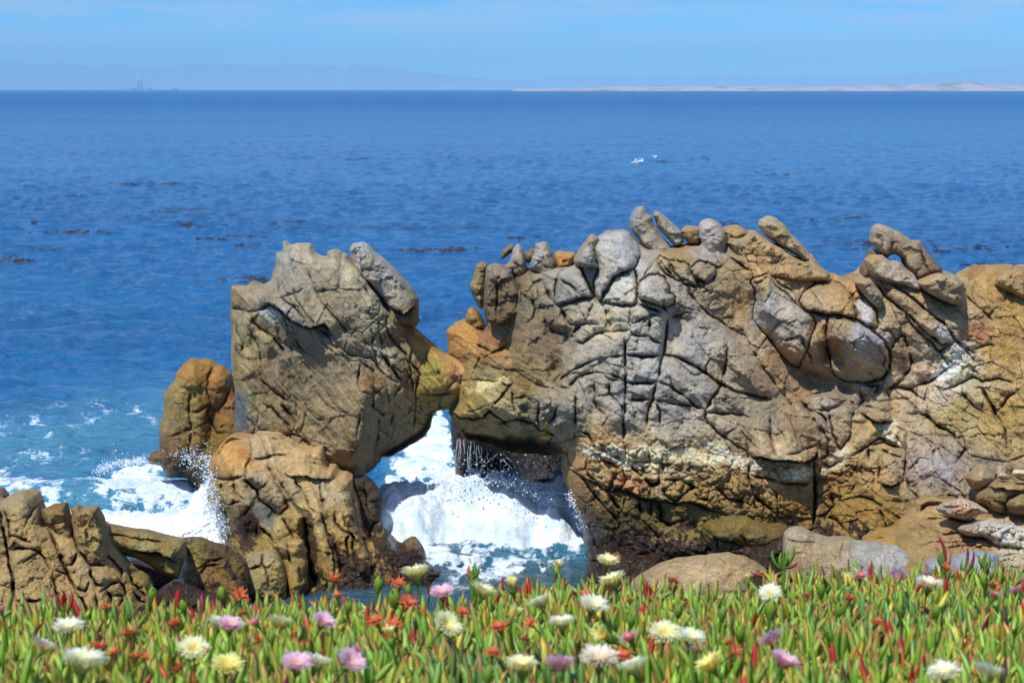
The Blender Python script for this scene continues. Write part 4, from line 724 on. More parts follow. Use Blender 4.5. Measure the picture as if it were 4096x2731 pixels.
def water_mat():
    m, t, b = new_mat('sea_water'); L = t.links.new
    at = N(t, 'ShaderNodeAttribute', attribute_name='Col'); sp = N(t, 'ShaderNodeSeparateColor'); L(at.outputs['Color'], sp.inputs[0])
    g = N(t, 'ShaderNodeNewGeometry'); mpn = N(t, 'ShaderNodeMapping'); mpn.inputs['Scale'].default_value = (.55, 1, 1); mpn.inputs['Rotation'].default_value = (0, 0, R(14)); L(g.outputs['Position'], mpn.inputs[0])
    def noise(s, d=4, r=.6, dist=0, vec=None):
        n = N(t, 'ShaderNodeTexNoise'); n.inputs['Scale'].default_value = s; n.inputs['Detail'].default_value = d; n.inputs['Roughness'].default_value = r; n.inputs['Distortion'].default_value = dist
        L(vec or g.outputs['Position'], n.inputs['Vector']); return n.outputs[0]
    def mr(x, a, b_, c, d, cl=True):
        r = N(t, 'ShaderNodeMapRange'); r.clamp = cl
        for i, vv in enumerate((a, b_, c, d)):
            if isinstance(vv, (int, float)): r.inputs[i + 1].default_value = vv
            else: L(vv, r.inputs[i + 1])
        L(x, r.inputs[0]); return r.outputs[0]
    def ma(op, a, b_):
        n = N(t, 'ShaderNodeMath', operation=op)
        for i, vv in enumerate((a, b_)):
            if isinstance(vv, (int, float)): n.inputs[i].default_value = vv
            else: L(vv, n.inputs[i])
        return n.outputs[0]
    # lacy foam: solid where the mask is full, filaments where it is partial
    n1 = noise(1.5, 8, .62, .6); n2 = noise(5.5, 6, .65, .4)
    web = ma('SUBTRACT', 1, ma('MULTIPLY', ma('ABSOLUTE', ma('SUBTRACT', n1, .5), 0), 7))
    web2 = ma('SUBTRACT', 1, ma('MULTIPLY', ma('ABSOLUTE', ma('SUBTRACT', n2, .5), 0), 6))
    pat = ma('ADD', ma('MULTIPLY', web, .55), ma('MULTIPLY', web2, .45))
    thr = mr(ma('POWER', sp.outputs[0], 2.1), 0, 1, 1.08, -1.0); ff = mr(ma('SUBTRACT', pat, thr), -.12, .28, 0, 1)
    ff = ma('MULTIPLY', ff, mr(sp.outputs[0], .05, .3, 0, 1))
    deep = N(t, 'ShaderNodeMix', data_type='RGBA'); deep.inputs[6].default_value = (.008, .145, .35, 1); deep.inputs[7].default_value = (.085, .30, .40, 1)
    L(ma('MULTIPLY', sp.outputs[1], mr(noise(.35, 4), .3, .7, .5, 1)), deep.inputs[0])
    # broad wind patches
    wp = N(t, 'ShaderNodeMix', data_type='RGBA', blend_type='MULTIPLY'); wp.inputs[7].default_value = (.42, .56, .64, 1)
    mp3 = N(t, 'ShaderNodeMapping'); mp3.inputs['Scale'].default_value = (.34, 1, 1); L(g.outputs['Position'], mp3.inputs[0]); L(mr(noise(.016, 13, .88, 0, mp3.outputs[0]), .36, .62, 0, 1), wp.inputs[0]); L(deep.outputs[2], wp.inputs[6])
    mp5 = N(t, 'ShaderNodeMapping'); mp5.inputs['Scale'].default_value = (.22, 1, 1); L(g.outputs['Position'], mp5.inputs[0])      # shade of wave troughs painted into the colour as navy streaks
    trough_shade = N(t, 'ShaderNodeMix', data_type='RGBA', blend_type='MULTIPLY'); trough_shade.inputs[7].default_value = (.40, .50, .58, 1); L(wp.outputs[2], trough_shade.inputs[6])
    L(ma('MULTIPLY', mr(noise(.16, 8, .66, .3, mp5.outputs[0]), .53, .66, 0, 1), mr(noise(.02, 3), .4, .58, .2, 1)), trough_shade.inputs[0])
    sh = N(t, 'ShaderNodeMix', data_type='RGBA'); sh.inputs[7].default_value = (.035, .075, .085, 1); L(trough_shade.outputs[2], sh.inputs[6]); L(ma('MULTIPLY', sp.outputs[2], .85), sh.inputs[0])
    wh = N(t, 'ShaderNodeMix', data_type='RGBA'); L(sh.outputs[2], wh.inputs[6]); L(ff, wh.inputs[0])
    wt = N(t, 'ShaderNodeMix', data_type='RGBA'); wt.inputs[6].default_value = (.60, .76, .84, 1); wt.inputs[7].default_value = (.88, .92, .95, 1); L(mr(noise(3.2, 6, .65), .38, .6, 0, 1), wt.inputs[0]); L(wt.outputs[2], wh.inputs[7])
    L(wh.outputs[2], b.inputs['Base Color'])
    sy = N(t, 'ShaderNodeSeparateXYZ'); L(g.outputs['Position'], sy.inputs[0])      # unresolved chop roughens the far water
    L(ma('MAXIMUM', mr(ff, 0, 1, .12, .85), mr(sy.outputs[1], 60, 900, .12, .34)), b.inputs['Roughness']); L(mr(sy.outputs[1], 60, 1200, .5, .22), b.inputs['Specular IOR Level']); b.inputs['IOR'].default_value = 1.333
    bm = N(t, 'ShaderNodeBump'); bm.inputs['Distance'].default_value = .10; bm.inputs['Strength'].default_value = .55; L(noise(3.2, 6, .72, 0, mpn.outputs[0]), bm.inputs['Height'])
    b2 = N(t, 'ShaderNodeBump'); b2.inputs['Distance'].default_value = .9; b2.inputs['Strength'].default_value = .5; L(noise(.42, 5, .6, 0, mpn.outputs[0]), b2.inputs['Height']); L(bm.outputs[0], b2.inputs['Normal'])
    b4 = N(t, 'ShaderNodeBump'); b4.inputs['Distance'].default_value = 3.0; b4.inputs['Strength'].default_value = .75; L(noise(.07, 10, .70, 0, mp3.outputs[0]), b4.inputs['Height']); L(b2.outputs[0], b4.inputs['Normal'])
    inv = ma('SUBTRACT', 1, ff); L(ma('MULTIPLY', inv, .75), b4.inputs['Strength']); L(ma('MULTIPLY', inv, .5), b2.inputs['Strength']); L(ma('MULTIPLY', inv, .6), bm.inputs['Strength'])
    b3 = N(t, 'ShaderNodeBump'); b3.inputs['Distance'].default_value = .06; L(ff, b3.inputs['Strength']); L(noise(9, 6, .7), b3.inputs['Height']); L(b4.outputs[0], b3.inputs['Normal'])
    L(b3.outputs[0], b.inputs['Normal'])
    return m
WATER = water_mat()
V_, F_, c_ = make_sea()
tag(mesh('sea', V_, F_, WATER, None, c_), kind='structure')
# sea floor under the shallows so that the water sheet never shows an edge from the side
# ---------------- splash and spray
def foam_mat():
    m, t, b = new_mat('white_spray'); b.inputs['Roughness'].default_value = .8
    n = N(t, 'ShaderNodeTexNoise'); n.inputs['Scale'].default_value = 9; n.inputs['Detail'].default_value = 6; g = N(t, 'ShaderNodeNewGeometry'); t.links.new(g.outputs['Position'], n.inputs['Vector'])
    n2 = N(t, 'ShaderNodeTexNoise'); n2.inputs['Scale'].default_value = 2.4; n2.inputs['Detail'].default_value = 8; n2.inputs['Roughness'].default_value = .68; n2.inputs['Distortion'].default_value = .5; t.links.new(g.outputs['Position'], n2.inputs['Vector'])
    rm = N(t, 'ShaderNodeValToRGB'); rm.color_ramp.elements[0].position = .40; rm.color_ramp.elements[0].color = (.50, .72, .82, 1); rm.color_ramp.elements[1].position = .53; rm.color_ramp.elements[1].color = (.90, .93, .95, 1); t.links.new(n2.outputs[0], rm.inputs[0]); t.links.new(rm.outputs[0], b.inputs['Base Color'])
    bm = N(t, 'ShaderNodeBump'); bm.inputs['Distance'].default_value = .05; bm.inputs['Strength'].default_value = .6; t.links.new(n.outputs[0], bm.inputs['Height']); t.links.new(bm.outputs[0], b.inputs['Normal'])
    return m
SPRAY = foam_mat()
ico_v = np.array([(0,0,1),(.89,0,.45),(.28,.85,.45),(-.72,.53,.45),(-.72,-.53,.45),(.28,-.85,.45),(.72,.53,-.45),(-.28,.85,-.45),(-.89,0,-.45),(-.28,-.85,-.45),(.72,-.53,-.45),(0,0,-1)])
ico_f = np.array([(0,1,2),(0,2,3),(0,3,4),(0,4,5),(0,5,1),(1,6,2),(2,7,3),(3,8,4),(4,9,5),(5,10,1),(2,6,7),(3,7,8),(4,8,9),(5,9,10),(1,10,6),(11,7,6),(11,8,7),(11,9,8),(11,10,9),(11,6,10)])
def drops(name, pts, r, label):
    r3 = np.random.default_rng(len(pts)); n = len(pts)
    V = (pts[:, None, :] + ico_v[None] * r[:, None, None] * (1 + .5 * r3.random((n, 1, 3)))).reshape(-1, 3)
    F = (ico_f[None] + 12 * np.arange(n)[:, None, None]).reshape(-1, 3)
    return tag(mesh(name, V, F, SPRAY), label, None, None, 'stuff')
def spray_along(k, line, Y, n, up, spread, seed, r0=.003, r1=.013, down=0):
    r3 = np.random.default_rng(seed); p = tr(k, line); i = r3.integers(0, len(p) - 1, n); t = r3.random(n)[:, None]
    q = p[i] * (1 - t) + p[i + 1] * t; h = r3.exponential(up, n) - down * r3.random(n)
    lump = .25 + 1.6 * vn(q[:, 0] / 17 + seed, q[:, 1] / 17) ** 2; uu = q[:, 0] + r3.normal(0, spread, n) * 1.3; vv = q[:, 1] - h * lump * 1.3 + r3.normal(0, spread * .6, n)
    Yy = Y + r3.normal(0, .35, n); x, yy, zz = world(uu, vv, Yy); ok = zz > .02
    return np.stack([x, yy, zz], 1)[ok], (r0 + (r1 - r0) * r3.random(n) ** 3)[ok]
A_ = [spray_along('F', '1180,720 1190,850 1240,960 1290,1090', 27.6, 1500, 22, 14, 1), spray_along('F', '1200,760 1150,850 1080,900 960,940 780,955 600,960', 29.5, 1500, 9, 10, 2),
      spray_along('F', '560,700 640,660 780,640 920,650', 33, 900, 7, 12, 3), spray_along('F', '1060,600 1130,640 1180,690', 31.5, 500, 16, 30, 4),
      spray_along('D', '60,765 300,745 500,745 620,780', 29.6, 1100, 9, 14, 5), spray_along('D', '640,790 800,860 960,960', 29.4, 900, 14, 20, 6),
      spray_along('D', '660,640 760,640 930,680', 32.6, 420, 30, 40, 7, down=60), spray_along('D', '230,620 420,660 600,700', 33.0, 160, 20, 30, 8), spray_along('D', '1000,820 1060,950 1110,1100', 28.0, 500, 10, 8, 9)]
drops('sea_spray', np.concatenate([a[0] for a in A_]), np.concatenate([a[1] for a in A_]), 'white spray droplets flung up where the waves break on the rocks')
# ---------------- the plume climbing the left flank of the base rock
rock('breaking_wave', None, tr('F', '560,935 700,962 900,950 1030,915 1100,850 1140,780 1170,780 1188,730 1200,740 1205,790 1230,860 1262,950 1285,1050 1300,1130 1180,1160 900,1120 650,1080 560,1000'), 28.4,
     [(900, 2060, 240, 245, 250)], (), None, thick=.35, back=.9, edge=110, ragged=26, seed=61, lean=.9, tide=-3, olive=-4, fine=1.6, bulge=0, mat=SPRAY, rubble=())
tag(bpy.data.objects['breaking_wave'], 'white wave surging up against the left side of the base rock', None, None, 'stuff')
# thin falls running down the cave pillar
def streaks():
    r3 = np.random.default_rng(12); V = []; F = []
    for i in range(26):
        zone = r3.random()
        if zone < .5: u0 = 215 + r3.random() * 110; v0 = 440 + r3.random() * 60; ln = 60 + r3.random() * 130; dx = -5
        elif zone < .8: u0 = 340 + r3.random() * 60; v0 = 470 + r3.random() * 20; ln = 100 + r3.random() * 100; dx = 16
        else: u0 = 420 + r3.random() * 180; v0 = 520 + r3.random() * 60; ln = 30 + r3.random() * 60; dx = r3.normal() * 60
        n = 7; wd = .6 + r3.random() * 1.5
        for j in range(n):
            t = j / (n - 1); uu = u0 + dx * t + 4 * math.sin(t * 5 + i); vv = v0 + ln * t; ww = wd * (1 - .6 * t) * (.6 + .8 * r3.random())
            for sgn in (-1, 1):
                q = tr('D', '%f,%f' % (uu + sgn * ww, vv))[0]; x, yy, zz = world(q[0], q[1], 33.55 + (.02 * i) % .2); V.append((x, yy, zz))
            if j: b0 = len(V) - 4; F.append((b0, b0 + 1, b0 + 3, b0 + 2))
    return np.array(V, float), np.array(F)
v_, f_ = streaks(); tag(mesh('water_trickles', v_, f_, SPRAY), 'thin white trickles of water running off the dark cave pillar', None, None, 'stuff')
# ---------------- kelp floating out from the rocks
def kelp():
    r3 = np.random.default_rng(5); V = []; F = []
    beds = [(300,935,150,7,60),(700,845,90,8,40),(750,910,40,8,30),(60,1050,90,9,50),(1000,1130,110,8,70),(300,790,60,4,20),(530,740,50,5,25),(690,738,50,6,30),(1000,955,90,5,30),(1170,895,60,5,25),(1450,640,60,6,20),(2660,650,60,5,30),(2480,1010,80,7,20),
            (2900,900,40,6,15),(1700,1010,120,6,50),(1830,1005,110,6,60),(3350,880,100,8,40),(3480,980,160,7,70),(3600,1010,200,8,70),(3900,1000,150,8,60),(2800,640,40,5,20),(3150,700,60,4,20),(180,1005,60,4,20),(830,965,50,4,25),(960,990,60,4,25),(3980,1070,120,5,50),(2080,960,60,4,20),(110,900,60,4,15)]
    for (cu, cv, su, sv_, n) in beds:
        for i in range(int(n * .38)):
            uu = cu + r3.normal() * su * .6; vv = cv + r3.normal() * sv_ * .6 + (uu - cu) * r3.normal() * .01; Y = float(water_Y(vv)); x, yy, _ = world(uu, vv, Y)
            L_ = (.05 + .16 * r3.random()) * (Y / 60) ** .5; wd = L_ * (.12 + .2 * r3.random()); a = r3.normal() * .35; h = .05 + .09 * r3.random(); m_ = 5; b0 = len(V); dx, dy = math.cos(a), math.sin(a)
            for j in range(m_ + 1):
                t = j / m_; s = L_ * (t - .5) * 2; k = math.sin(math.pi * min(max(t, .06), .94)); zz = .04 + h * math.sin(t * 6 + i) ** 2
                V.append((x + dx * s - dy * wd * k, yy + dy * s + dx * wd * k, zz)); V.append((x + dx * s, yy + dy * s, zz + .03 * k + .02)); V.append((x + dx * s + dy * wd * k, yy + dy * s - dx * wd * k, zz))
                if j:
                    q = b0 + 3 * j; F += [(q - 3, q, q + 1, q - 2), (q - 2, q + 1, q + 2, q - 1)]
    return np.array(V, float), np.array(F)
km, kt, kb = new_mat('kelp'); kb.inputs['Base Color'].default_value = (.022, .015, .013, 1); kb.inputs['Roughness'].default_value = .35
v_, f_ = kelp(); tag(mesh('kelp', v_, f_, km), 'dark brown kelp fronds floating in patches on the blue sea', None, None, 'stuff')
# splash out at sea beside the kelp
q_ = []
for (cu, cv, n, s) in ((2563, 650, 26, 7), (2540, 655, 14, 7), (2618, 632, 8, 6)):
    r3 = np.random.default_rng(int(cu)); Yc = float(water_Y(cv)); uu = cu + r3.normal(0, s, n); vv = cv - np.abs(r3.normal(0, 6, n)); x, yy, zz = world(uu, vv, Yc + r3.normal(0, .3, n)); q_.append(np.stack([x, yy, np.maximum(zz, .03)], 1))
q_ = np.concatenate(q_); drops('splash', q_, .03 + .06 * np.random.default_rng(1).random(len(q_)), 'small white splash on the open sea beyond the pinnacles')
# ================================================================== FAR SHORE
def ridge(name, Y0, depth, prof, base, mat, kind='structure', nx=260, rough_=.25, seed=1):
    """a real range of hills: heightfield over a deep strip; prof = [(u, v)] crest seen at distance Y0"""
    us = np.linspace(prof[0][0], prof[-1][0], nx); vs = np.interp(us, [p[0] for p in prof], [p[1] for p in prof])
    ny = 12; V = []
    X, _, Zt = world(us, vs, Y0 + 0 * us)
    for j in range(ny):
        t = j / (ny - 1); hgt = math.sin(math.pi * min(t * .98 + .01, 1)) ** .8
        zz = np.maximum(Zt, 4) * hgt * (1 + rough_ * fbm(us / 60 + seed, us * 0 + t * 5, 4)) ; zz = zz if 0 < j < ny - 1 else zz * 0 - 2
        V.append(np.stack([X * (1 + (t - .5) * depth / Y0), Y0 + (t - .5) * depth + 0 * X, zz], 1))
    V = np.concatenate(V); idx = np.arange(len(V)).reshape(ny, nx)
    F = np.stack([idx[:-1, :-1], idx[:-1, 1:], idx[1:, 1:], idx[1:, :-1]], -1).reshape(-1, 4)
    return tag(mesh(name, V, F, mat), kind=kind)
hm, ht, hb = new_mat('haze_tinted_hills'); hb.inputs['Base Color'].default_value = (.20, .38, .60, 1); hb.inputs['Roughness'].default_value = 1  # blue of the distance haze is painted into the hill colour
dm, dt, db = new_mat('dune_sand'); db.inputs['Roughness'].default_value = 1
n_ = N(dt, 'ShaderNodeTexNoise'); n_.inputs['Scale'].default_value = .006; n_.inputs['Detail'].default_value = 8; gg_ = N(dt, 'ShaderNodeNewGeometry'); dt.links.new(gg_.outputs['Position'], n_.inputs['Vector'])
mx_ = N(dt, 'ShaderNodeMix', data_type='RGBA'); mx_.inputs[6].default_value = (.46, .38, .37, 1); mx_.inputs[7].default_value = (.22, .22, .17, 1)
mr_ = N(dt, 'ShaderNodeMapRange'); mr_.inputs[1].default_value = .5; mr_.inputs[2].default_value = .62; dt.links.new(n_.outputs[0], mr_.inputs[0]); dt.links.new(mr_.outputs[0], mx_.inputs[0]); dt.links.new(mx_.outputs[2], db.inputs['Base Color'])
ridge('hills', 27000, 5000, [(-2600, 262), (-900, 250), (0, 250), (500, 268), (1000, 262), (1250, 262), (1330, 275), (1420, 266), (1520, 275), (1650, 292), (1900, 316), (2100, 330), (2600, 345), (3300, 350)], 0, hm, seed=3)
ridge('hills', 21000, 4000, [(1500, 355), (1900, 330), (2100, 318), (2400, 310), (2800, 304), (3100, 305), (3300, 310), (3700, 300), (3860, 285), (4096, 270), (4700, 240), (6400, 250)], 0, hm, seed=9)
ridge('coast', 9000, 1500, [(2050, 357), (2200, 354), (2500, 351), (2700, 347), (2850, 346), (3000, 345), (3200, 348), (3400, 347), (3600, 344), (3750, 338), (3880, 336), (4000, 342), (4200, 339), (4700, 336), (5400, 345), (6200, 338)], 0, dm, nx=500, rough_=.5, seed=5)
wm, wt_, wb = new_mat('haze_tinted_concrete'); wb.inputs['Base Color'].default_value = (.26, .42, .60, 1)  # haze blue put into the concrete colour so the buildings look fainter
def cyl(x, y, z0, z1, r0, r1, n=16):
    a = np.arange(n) * 2 * math.pi / n; V = np.concatenate([np.stack([x + r * np.cos(a), y + r * np.sin(a), 0 * a + z], 1) for z, r in ((z0, r0), (z0 + (z1 - z0) * .5, (r0 + r1) / 2), (z1, r1), (z1, r1 * .7), (z1 - 2, r1 * .7))])
    F = [(k * n + i, k * n + (i + 1) % n, (k + 1) * n + (i + 1) % n, (k + 1) * n + i) for k in range(4) for i in range(n)]
    return V, np.array(F)
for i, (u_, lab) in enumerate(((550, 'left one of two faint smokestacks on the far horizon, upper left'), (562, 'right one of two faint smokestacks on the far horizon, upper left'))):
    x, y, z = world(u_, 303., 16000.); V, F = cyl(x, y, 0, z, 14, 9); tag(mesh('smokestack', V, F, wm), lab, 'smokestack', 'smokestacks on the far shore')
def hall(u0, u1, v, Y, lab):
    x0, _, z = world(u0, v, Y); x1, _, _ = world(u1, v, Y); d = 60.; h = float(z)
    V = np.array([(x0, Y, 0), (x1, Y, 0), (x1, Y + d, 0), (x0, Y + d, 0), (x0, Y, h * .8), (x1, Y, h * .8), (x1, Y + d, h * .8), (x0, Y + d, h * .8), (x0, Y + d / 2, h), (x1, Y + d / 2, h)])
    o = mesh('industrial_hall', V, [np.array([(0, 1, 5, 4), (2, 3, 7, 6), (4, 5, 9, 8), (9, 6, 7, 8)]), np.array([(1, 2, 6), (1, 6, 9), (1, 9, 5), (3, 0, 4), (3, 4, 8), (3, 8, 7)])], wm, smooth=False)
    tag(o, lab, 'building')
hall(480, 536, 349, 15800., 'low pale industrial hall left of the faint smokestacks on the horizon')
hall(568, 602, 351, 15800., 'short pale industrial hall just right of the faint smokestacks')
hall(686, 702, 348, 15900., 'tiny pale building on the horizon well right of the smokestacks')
# ================================================================== GROUND: bluff under the plants, shore rock between bluff and boulders
EDGE = np.array([(-900,1385),(0,1376),(180,1372),(350,1372),(560,1352),(760,1352),(960,1366),(1060,1352),(1200,1324),(1400,1320),(1500,1334),(1700,1338),(1790,1318),(1900,1296),(2050,1302),(2200,1296),(2352,1290),(3200,1280)], float)
def canopy(Y): return HC - 1.27 - .194 * (Y - 4)
def edge_Y(x2352):
    yy = np.interp(x2352, EDGE[:, 0], EDGE[:, 1]) + 14
    an = PITCH + np.arctan((yy - 784) * 1.7415 / FPX); return .494 / (np.tan(an) - .194)
def edge_at(X):     # edge of the bluff for a world X (solve along the slanting sight line)
    Y = np.full(np.shape(X), 7.0)
    for _ in range(12): Y = .5 * Y + .5 * edge_Y(1176 + X / Y * FPX / 1.7415 * cT * 1.0)
    return Y
gm, gt, gb = new_mat('bluff_soil'); gb.inputs['Roughness'].default_value = 1
n_ = N(gt, 'ShaderNodeTexNoise'); n_.inputs['Scale'].default_value = 14; n_.inputs['Detail'].default_value = 8; g_ = N(gt, 'ShaderNodeNewGeometry'); gt.links.new(g_.outputs['Position'], n_.inputs['Vector'])
r_ = N(gt, 'ShaderNodeValToRGB'); r_.color_ramp.elements[0].position = .35; r_.color_ramp.elements[0].color = (.035, .028, .016, 1); r_.color_ramp.elements[1].position = .7; r_.color_ramp.elements[1].color = (.11, .085, .05, 1)
gt.links.new(n_.outputs[0], r_.inputs[0]); gt.links.new(r_.outputs[0], gb.inputs['Base Color'])
xs = np.linspace(-9, 9, 220); rows = []
for j, t in enumerate(np.linspace(0, 1, 26)):
    E = edge_at(xs)
    if t <= .5: Yj = -4 + (E + 4) * t / .5; Zj = np.where(Yj < 3.4, canopy(3.4) - .05 , canopy(Yj)) - .10
    else:
        q = (t - .5) / .5; Yj = E + q * 3.2 + .5 * fbm(xs + 3, xs * 0 + q * 3, 3); Zj = (canopy(E) - .10) * (1 - sstep(0, 1, q)) + .1 * q + (.25 * fbm(xs * 1.3, xs * 0 + q * 4, 3)) * math.sin(math.pi * q)
    rows.append(np.stack([xs, Yj, Zj], 1))
V = np.concatenate(rows); I = np.arange(len(V)).reshape(26, 220)
tag(mesh('ground', V, np.stack([I[:-1, :-1], I[:-1, 1:], I[1:, 1:], I[1:, :-1]], -1).reshape(-1, 4), gm), kind='structure')
# bare shore rock carrying the boulders (dips under the water between them)
xs = np.linspace(-9, 14, 260); ys = np.linspace(9.2, 27.2, 200); XX, YY = np.meshgrid(xs, ys)
hgt = -.75 + 1.2 * sstep(2.2, 5.5, XX + (27 - YY) * .35) * sstep(28, 24.5, YY) + .9 * sstep(-4.6, -6.5, XX + .1 * (YY - 20)) * sstep(26, 22.5, YY) + .9 * sstep(13, 9.2, YY)
hgt += fbm(XX / 1.6, YY / 1.6, 5, .55) * .34 + (worley(XX / 1.3, YY / 1.1)[2] - .5) * .16
V = np.stack([XX.ravel(), YY.ravel(), hgt.ravel()], 1); I = np.arange(len(V)).reshape(XX.shape)
C = np.array(lin((160, 132, 92)))[None] * .8 * (1 + .3 * fbm(V[:, 0] * 1.2, V[:, 1] * 1.2, 4))[:, None]
wt = sstep(.62, .35, V[:, 2] + .3 * fbm(V[:, 0] * 3, V[:, 1] * 3, 3)); C = C * (1 - wt[:, None]) + np.array([.04, .022, .014]) * wt[:, None]
tag(mesh('rocky_shore', V, np.stack([I[:-1, :-1], I[:-1, 1:], I[1:, 1:], I[1:, :-1]], -1).reshape(-1, 4), ROCK, None, np.concatenate([C, (1 - .9 * wt)[:, None]], 1)), kind='structure')
# ================================================================== ICE PLANT MAT AND ITS FLOWERS
def petal_mat(name, sss=.35, rough_=.6):
    m, t, b = new_mat(name); L = t.links.new; at = N(t, 'ShaderNodeAttribute', attribute_name='Col')
    oi = N(t, 'ShaderNodeObjectInfo') if name.startswith('petal') else None
    L(at.outputs['Color'], b.inputs['Base Color']); b.inputs['Roughness'].default_value = rough_
    tr_ = N(t, 'ShaderNodeBsdfTranslucent'); L(at.outputs['Color'], tr_.inputs[0]); ms = N(t, 'ShaderNodeMixShader'); ms.inputs[0].default_value = sss
    o = t.nodes['Material Output']; L(b.outputs[0], ms.inputs[1]); L(tr_.outputs[0], ms.inputs[2]); L(ms.outputs[0], o.inputs[0]); return m
LEAF = petal_mat('succulent_leaf', .18, .42); PETAL = petal_mat('petal_tissue', .42, .7)
r4 = np.random.default_rng(21)
def leaves():
    """three-sided, slightly curved succulent leaves, in opposite pairs along creeping shoots"""
    P = []
    y = 3.15
    while y < 10.2:
        sp = .052 * (1 + .05 * (y - 4)); half = .36 * y + 1.5; n = int(2 * half / sp); xx = -half + (np.arange(n) + r4.random(n)) * sp; yy = y + (r4.random(n) - .5) * sp * 2
        P.append(np.stack([xx, yy], 1)); y += sp * .92
    P = np.concatenate(P); P = np.concatenate([P, P + r4.normal(0, .008, P.shape)]); E = edge_at(P[:, 0]) + .06 * fbm(P[:, 0] * 6, P[:, 0] * 0, 2) + .02; P = P[P[:, 1] < E]; n = len(P)
    near_edge = np.clip(1 - (edge_at(P[:, 0]) - P[:, 1]) / .5, 0, 1)
    patch = fbm(P[:, 0] * 2.2, P[:, 1] * 1.6, 3); patch2 = fbm(P[:, 0] * 5 + 9, P[:, 1] * 4, 3)
    z0 = canopy(P[:, 1]) - .108 + .035 * fbm(P[:, 0] * 3, P[:, 1] * 3, 3) + .03 * fbm(P[:, 0] * 14, P[:, 1] * 10, 2)
    ln = (.068 + .072 * r4.random(n)) * (1 + .2 * near_edge) ; wd = .0062 + .0038 * r4.random(n)
    az = r4.random(n) * 6.283; tilt = np.abs(r4.normal(0, .42, n)) + .08; lay = r4.random(n) < .2; tilt[lay] += .6
    curve = r4.normal(-.3, .55, n)
    ns = 6; V = []; C = []
    d = np.stack([np.cos(az), np.sin(az)], 1)
    base = np.stack([P[:, 0], P[:, 1], z0], 1); cur = base.copy(); ang = tilt.copy(); roll = r4.random(n) * 6.283
    green = lin((122, 178, 66)); g2 = lin((166, 206, 70)); g3 = lin((94, 160, 84)); yl = lin((214, 206, 74)); rd = lin((196, 44, 48)); mag = lin((140, 34, 70)); og = lin((206, 96, 46)); dry = lin((96, 70, 52))
    k = r4.random(n)[:, None]; base_c = green * (1 - k) + g2 * k; k3 = sstep(.1, .5, patch)[:, None] * .8; base_c = base_c * (1 - k3) + g3 * k3
    q = r4.random(n); ylw = (q < .10); base_c[ylw] = yl
    redp = .016 + .16 * near_edge * (fbm(P[:, 0] * 1.3 + 4, P[:, 0] * 0, 2) > -.15) + .05 * sstep(.05, .4, patch2); isred = r4.random(n) < redp
    rc = np.where(r4.random(n)[:, None] < .5, rd, np.where(r4.random(n)[:, None] < .5, mag, og)); isdry = r4.random(n) < .012
    base_c[isdry] = dry
    tipc = np.where(r4.random(n)[:, None] < .5, lin((200, 84, 66)), lin((176, 130, 60))); tipw = np.where(r4.random(n) < .55, .8, .15); base_c = base_c * (.68 + .5 * r4.random((n, 1)))
    for j in range(ns):
        t = j / (ns - 1); w = wd * (.62 + 1.0 * math.sin(math.pi * min(1, .18 + t * .82)) ** .7 * .75) * (1 if j < ns - 1 else .12)
        s = np.sin(ang); c = np.cos(ang); ax = np.stack([d[:, 0] * s, d[:, 1] * s, c], 1); sx_ = np.stack([-d[:, 1], d[:, 0], 0 * s], 1); nx_ = np.cross(ax, sx_)
        for m in range(3):
            a = roll + m * 2.094; V.append(cur + (sx_ * np.cos(a)[:, None] + nx_ * np.sin(a)[:, None]) * w[:, None])
            cc = base_c * (1 - .0 * t); tw = tipw * max(0, (t - .45) / .55) ** 1.3; cc = cc * (1 - tw[:, None]) + tipc * tw[:, None]
            rt = (.25 + .75 * min(1, t * 1.6)); cc = np.where(isred[:, None], cc * (1 - rt) + rc * rt, cc); C.append(cc)
        cur = cur + ax * (ln / (ns - 1))[:, None]; ang = ang + curve / (ns - 1)
    V = np.stack(V, 1).reshape(-1, 3); C = np.stack(C, 1).reshape(-1, 3); b = np.arange(n)[:, None] * (3 * ns); F = []
    for j in range(ns - 1):
        for m in range(3): F.append(np.concatenate([b + j * 3 + m, b + j * 3 + (m + 1) % 3, b + (j + 1) * 3 + (m + 1) % 3, b + (j + 1) * 3 + m], 1))
    return V, np.concatenate(F), C
v_, f_, c_ = leaves()
tag(mesh('ice_plant_mat', v_, f_, LEAF, None, c_), 'thick mat of upright green ice plant leaves with red tips covering the bluff', 'ground cover', None, 'stuff')
# ---------------- flower models, built once around the origin (petals 9 cm across), then copied
def strips(n, r0, r1, z0, z1, w, cup, c0, c1, c2, seed, jit=.12, full=6.283, back=0):
    r5 = np.random.default_rng(seed); V = []; F = []; C = []
    for i in range(n):
        a = full * i / n + r5.normal() * .05; L_ = 1 + r5.normal() * jit; ww = w * (.8 + .4 * r5.random()); el = cup + r5.normal() * .13; pr = []
        ca, sa = math.cos(a), math.sin(a)
        for j, t in enumerate((0, .35, .7, 1)):
            rr = r0 + (r1 - r0) * L_ * (t * math.cos(el * (1 - t * .5))); zz = z0 + (z1 - z0) * L_ * (math.sin(math.pi / 2 * t) if not back else t) * math.sin(el + .3) ; hw = ww * (.5, .9, 1., .45)[j]
            for sg in (-1, 1): V.append((rr * ca - sg * hw * sa, rr * sa + sg * hw * ca, zz)); C.append(c0 * (1 - t) ** 1 * 1 + (c1 * t if t < .7 else c2 * t) + (0 if t < .7 else 0))
            if j: q = len(V); F.append((q - 4, q - 3, q - 1, q - 2))
    return np.array(V), np.array(F), np.clip(np.array(C) * 1.08, 0, .97)
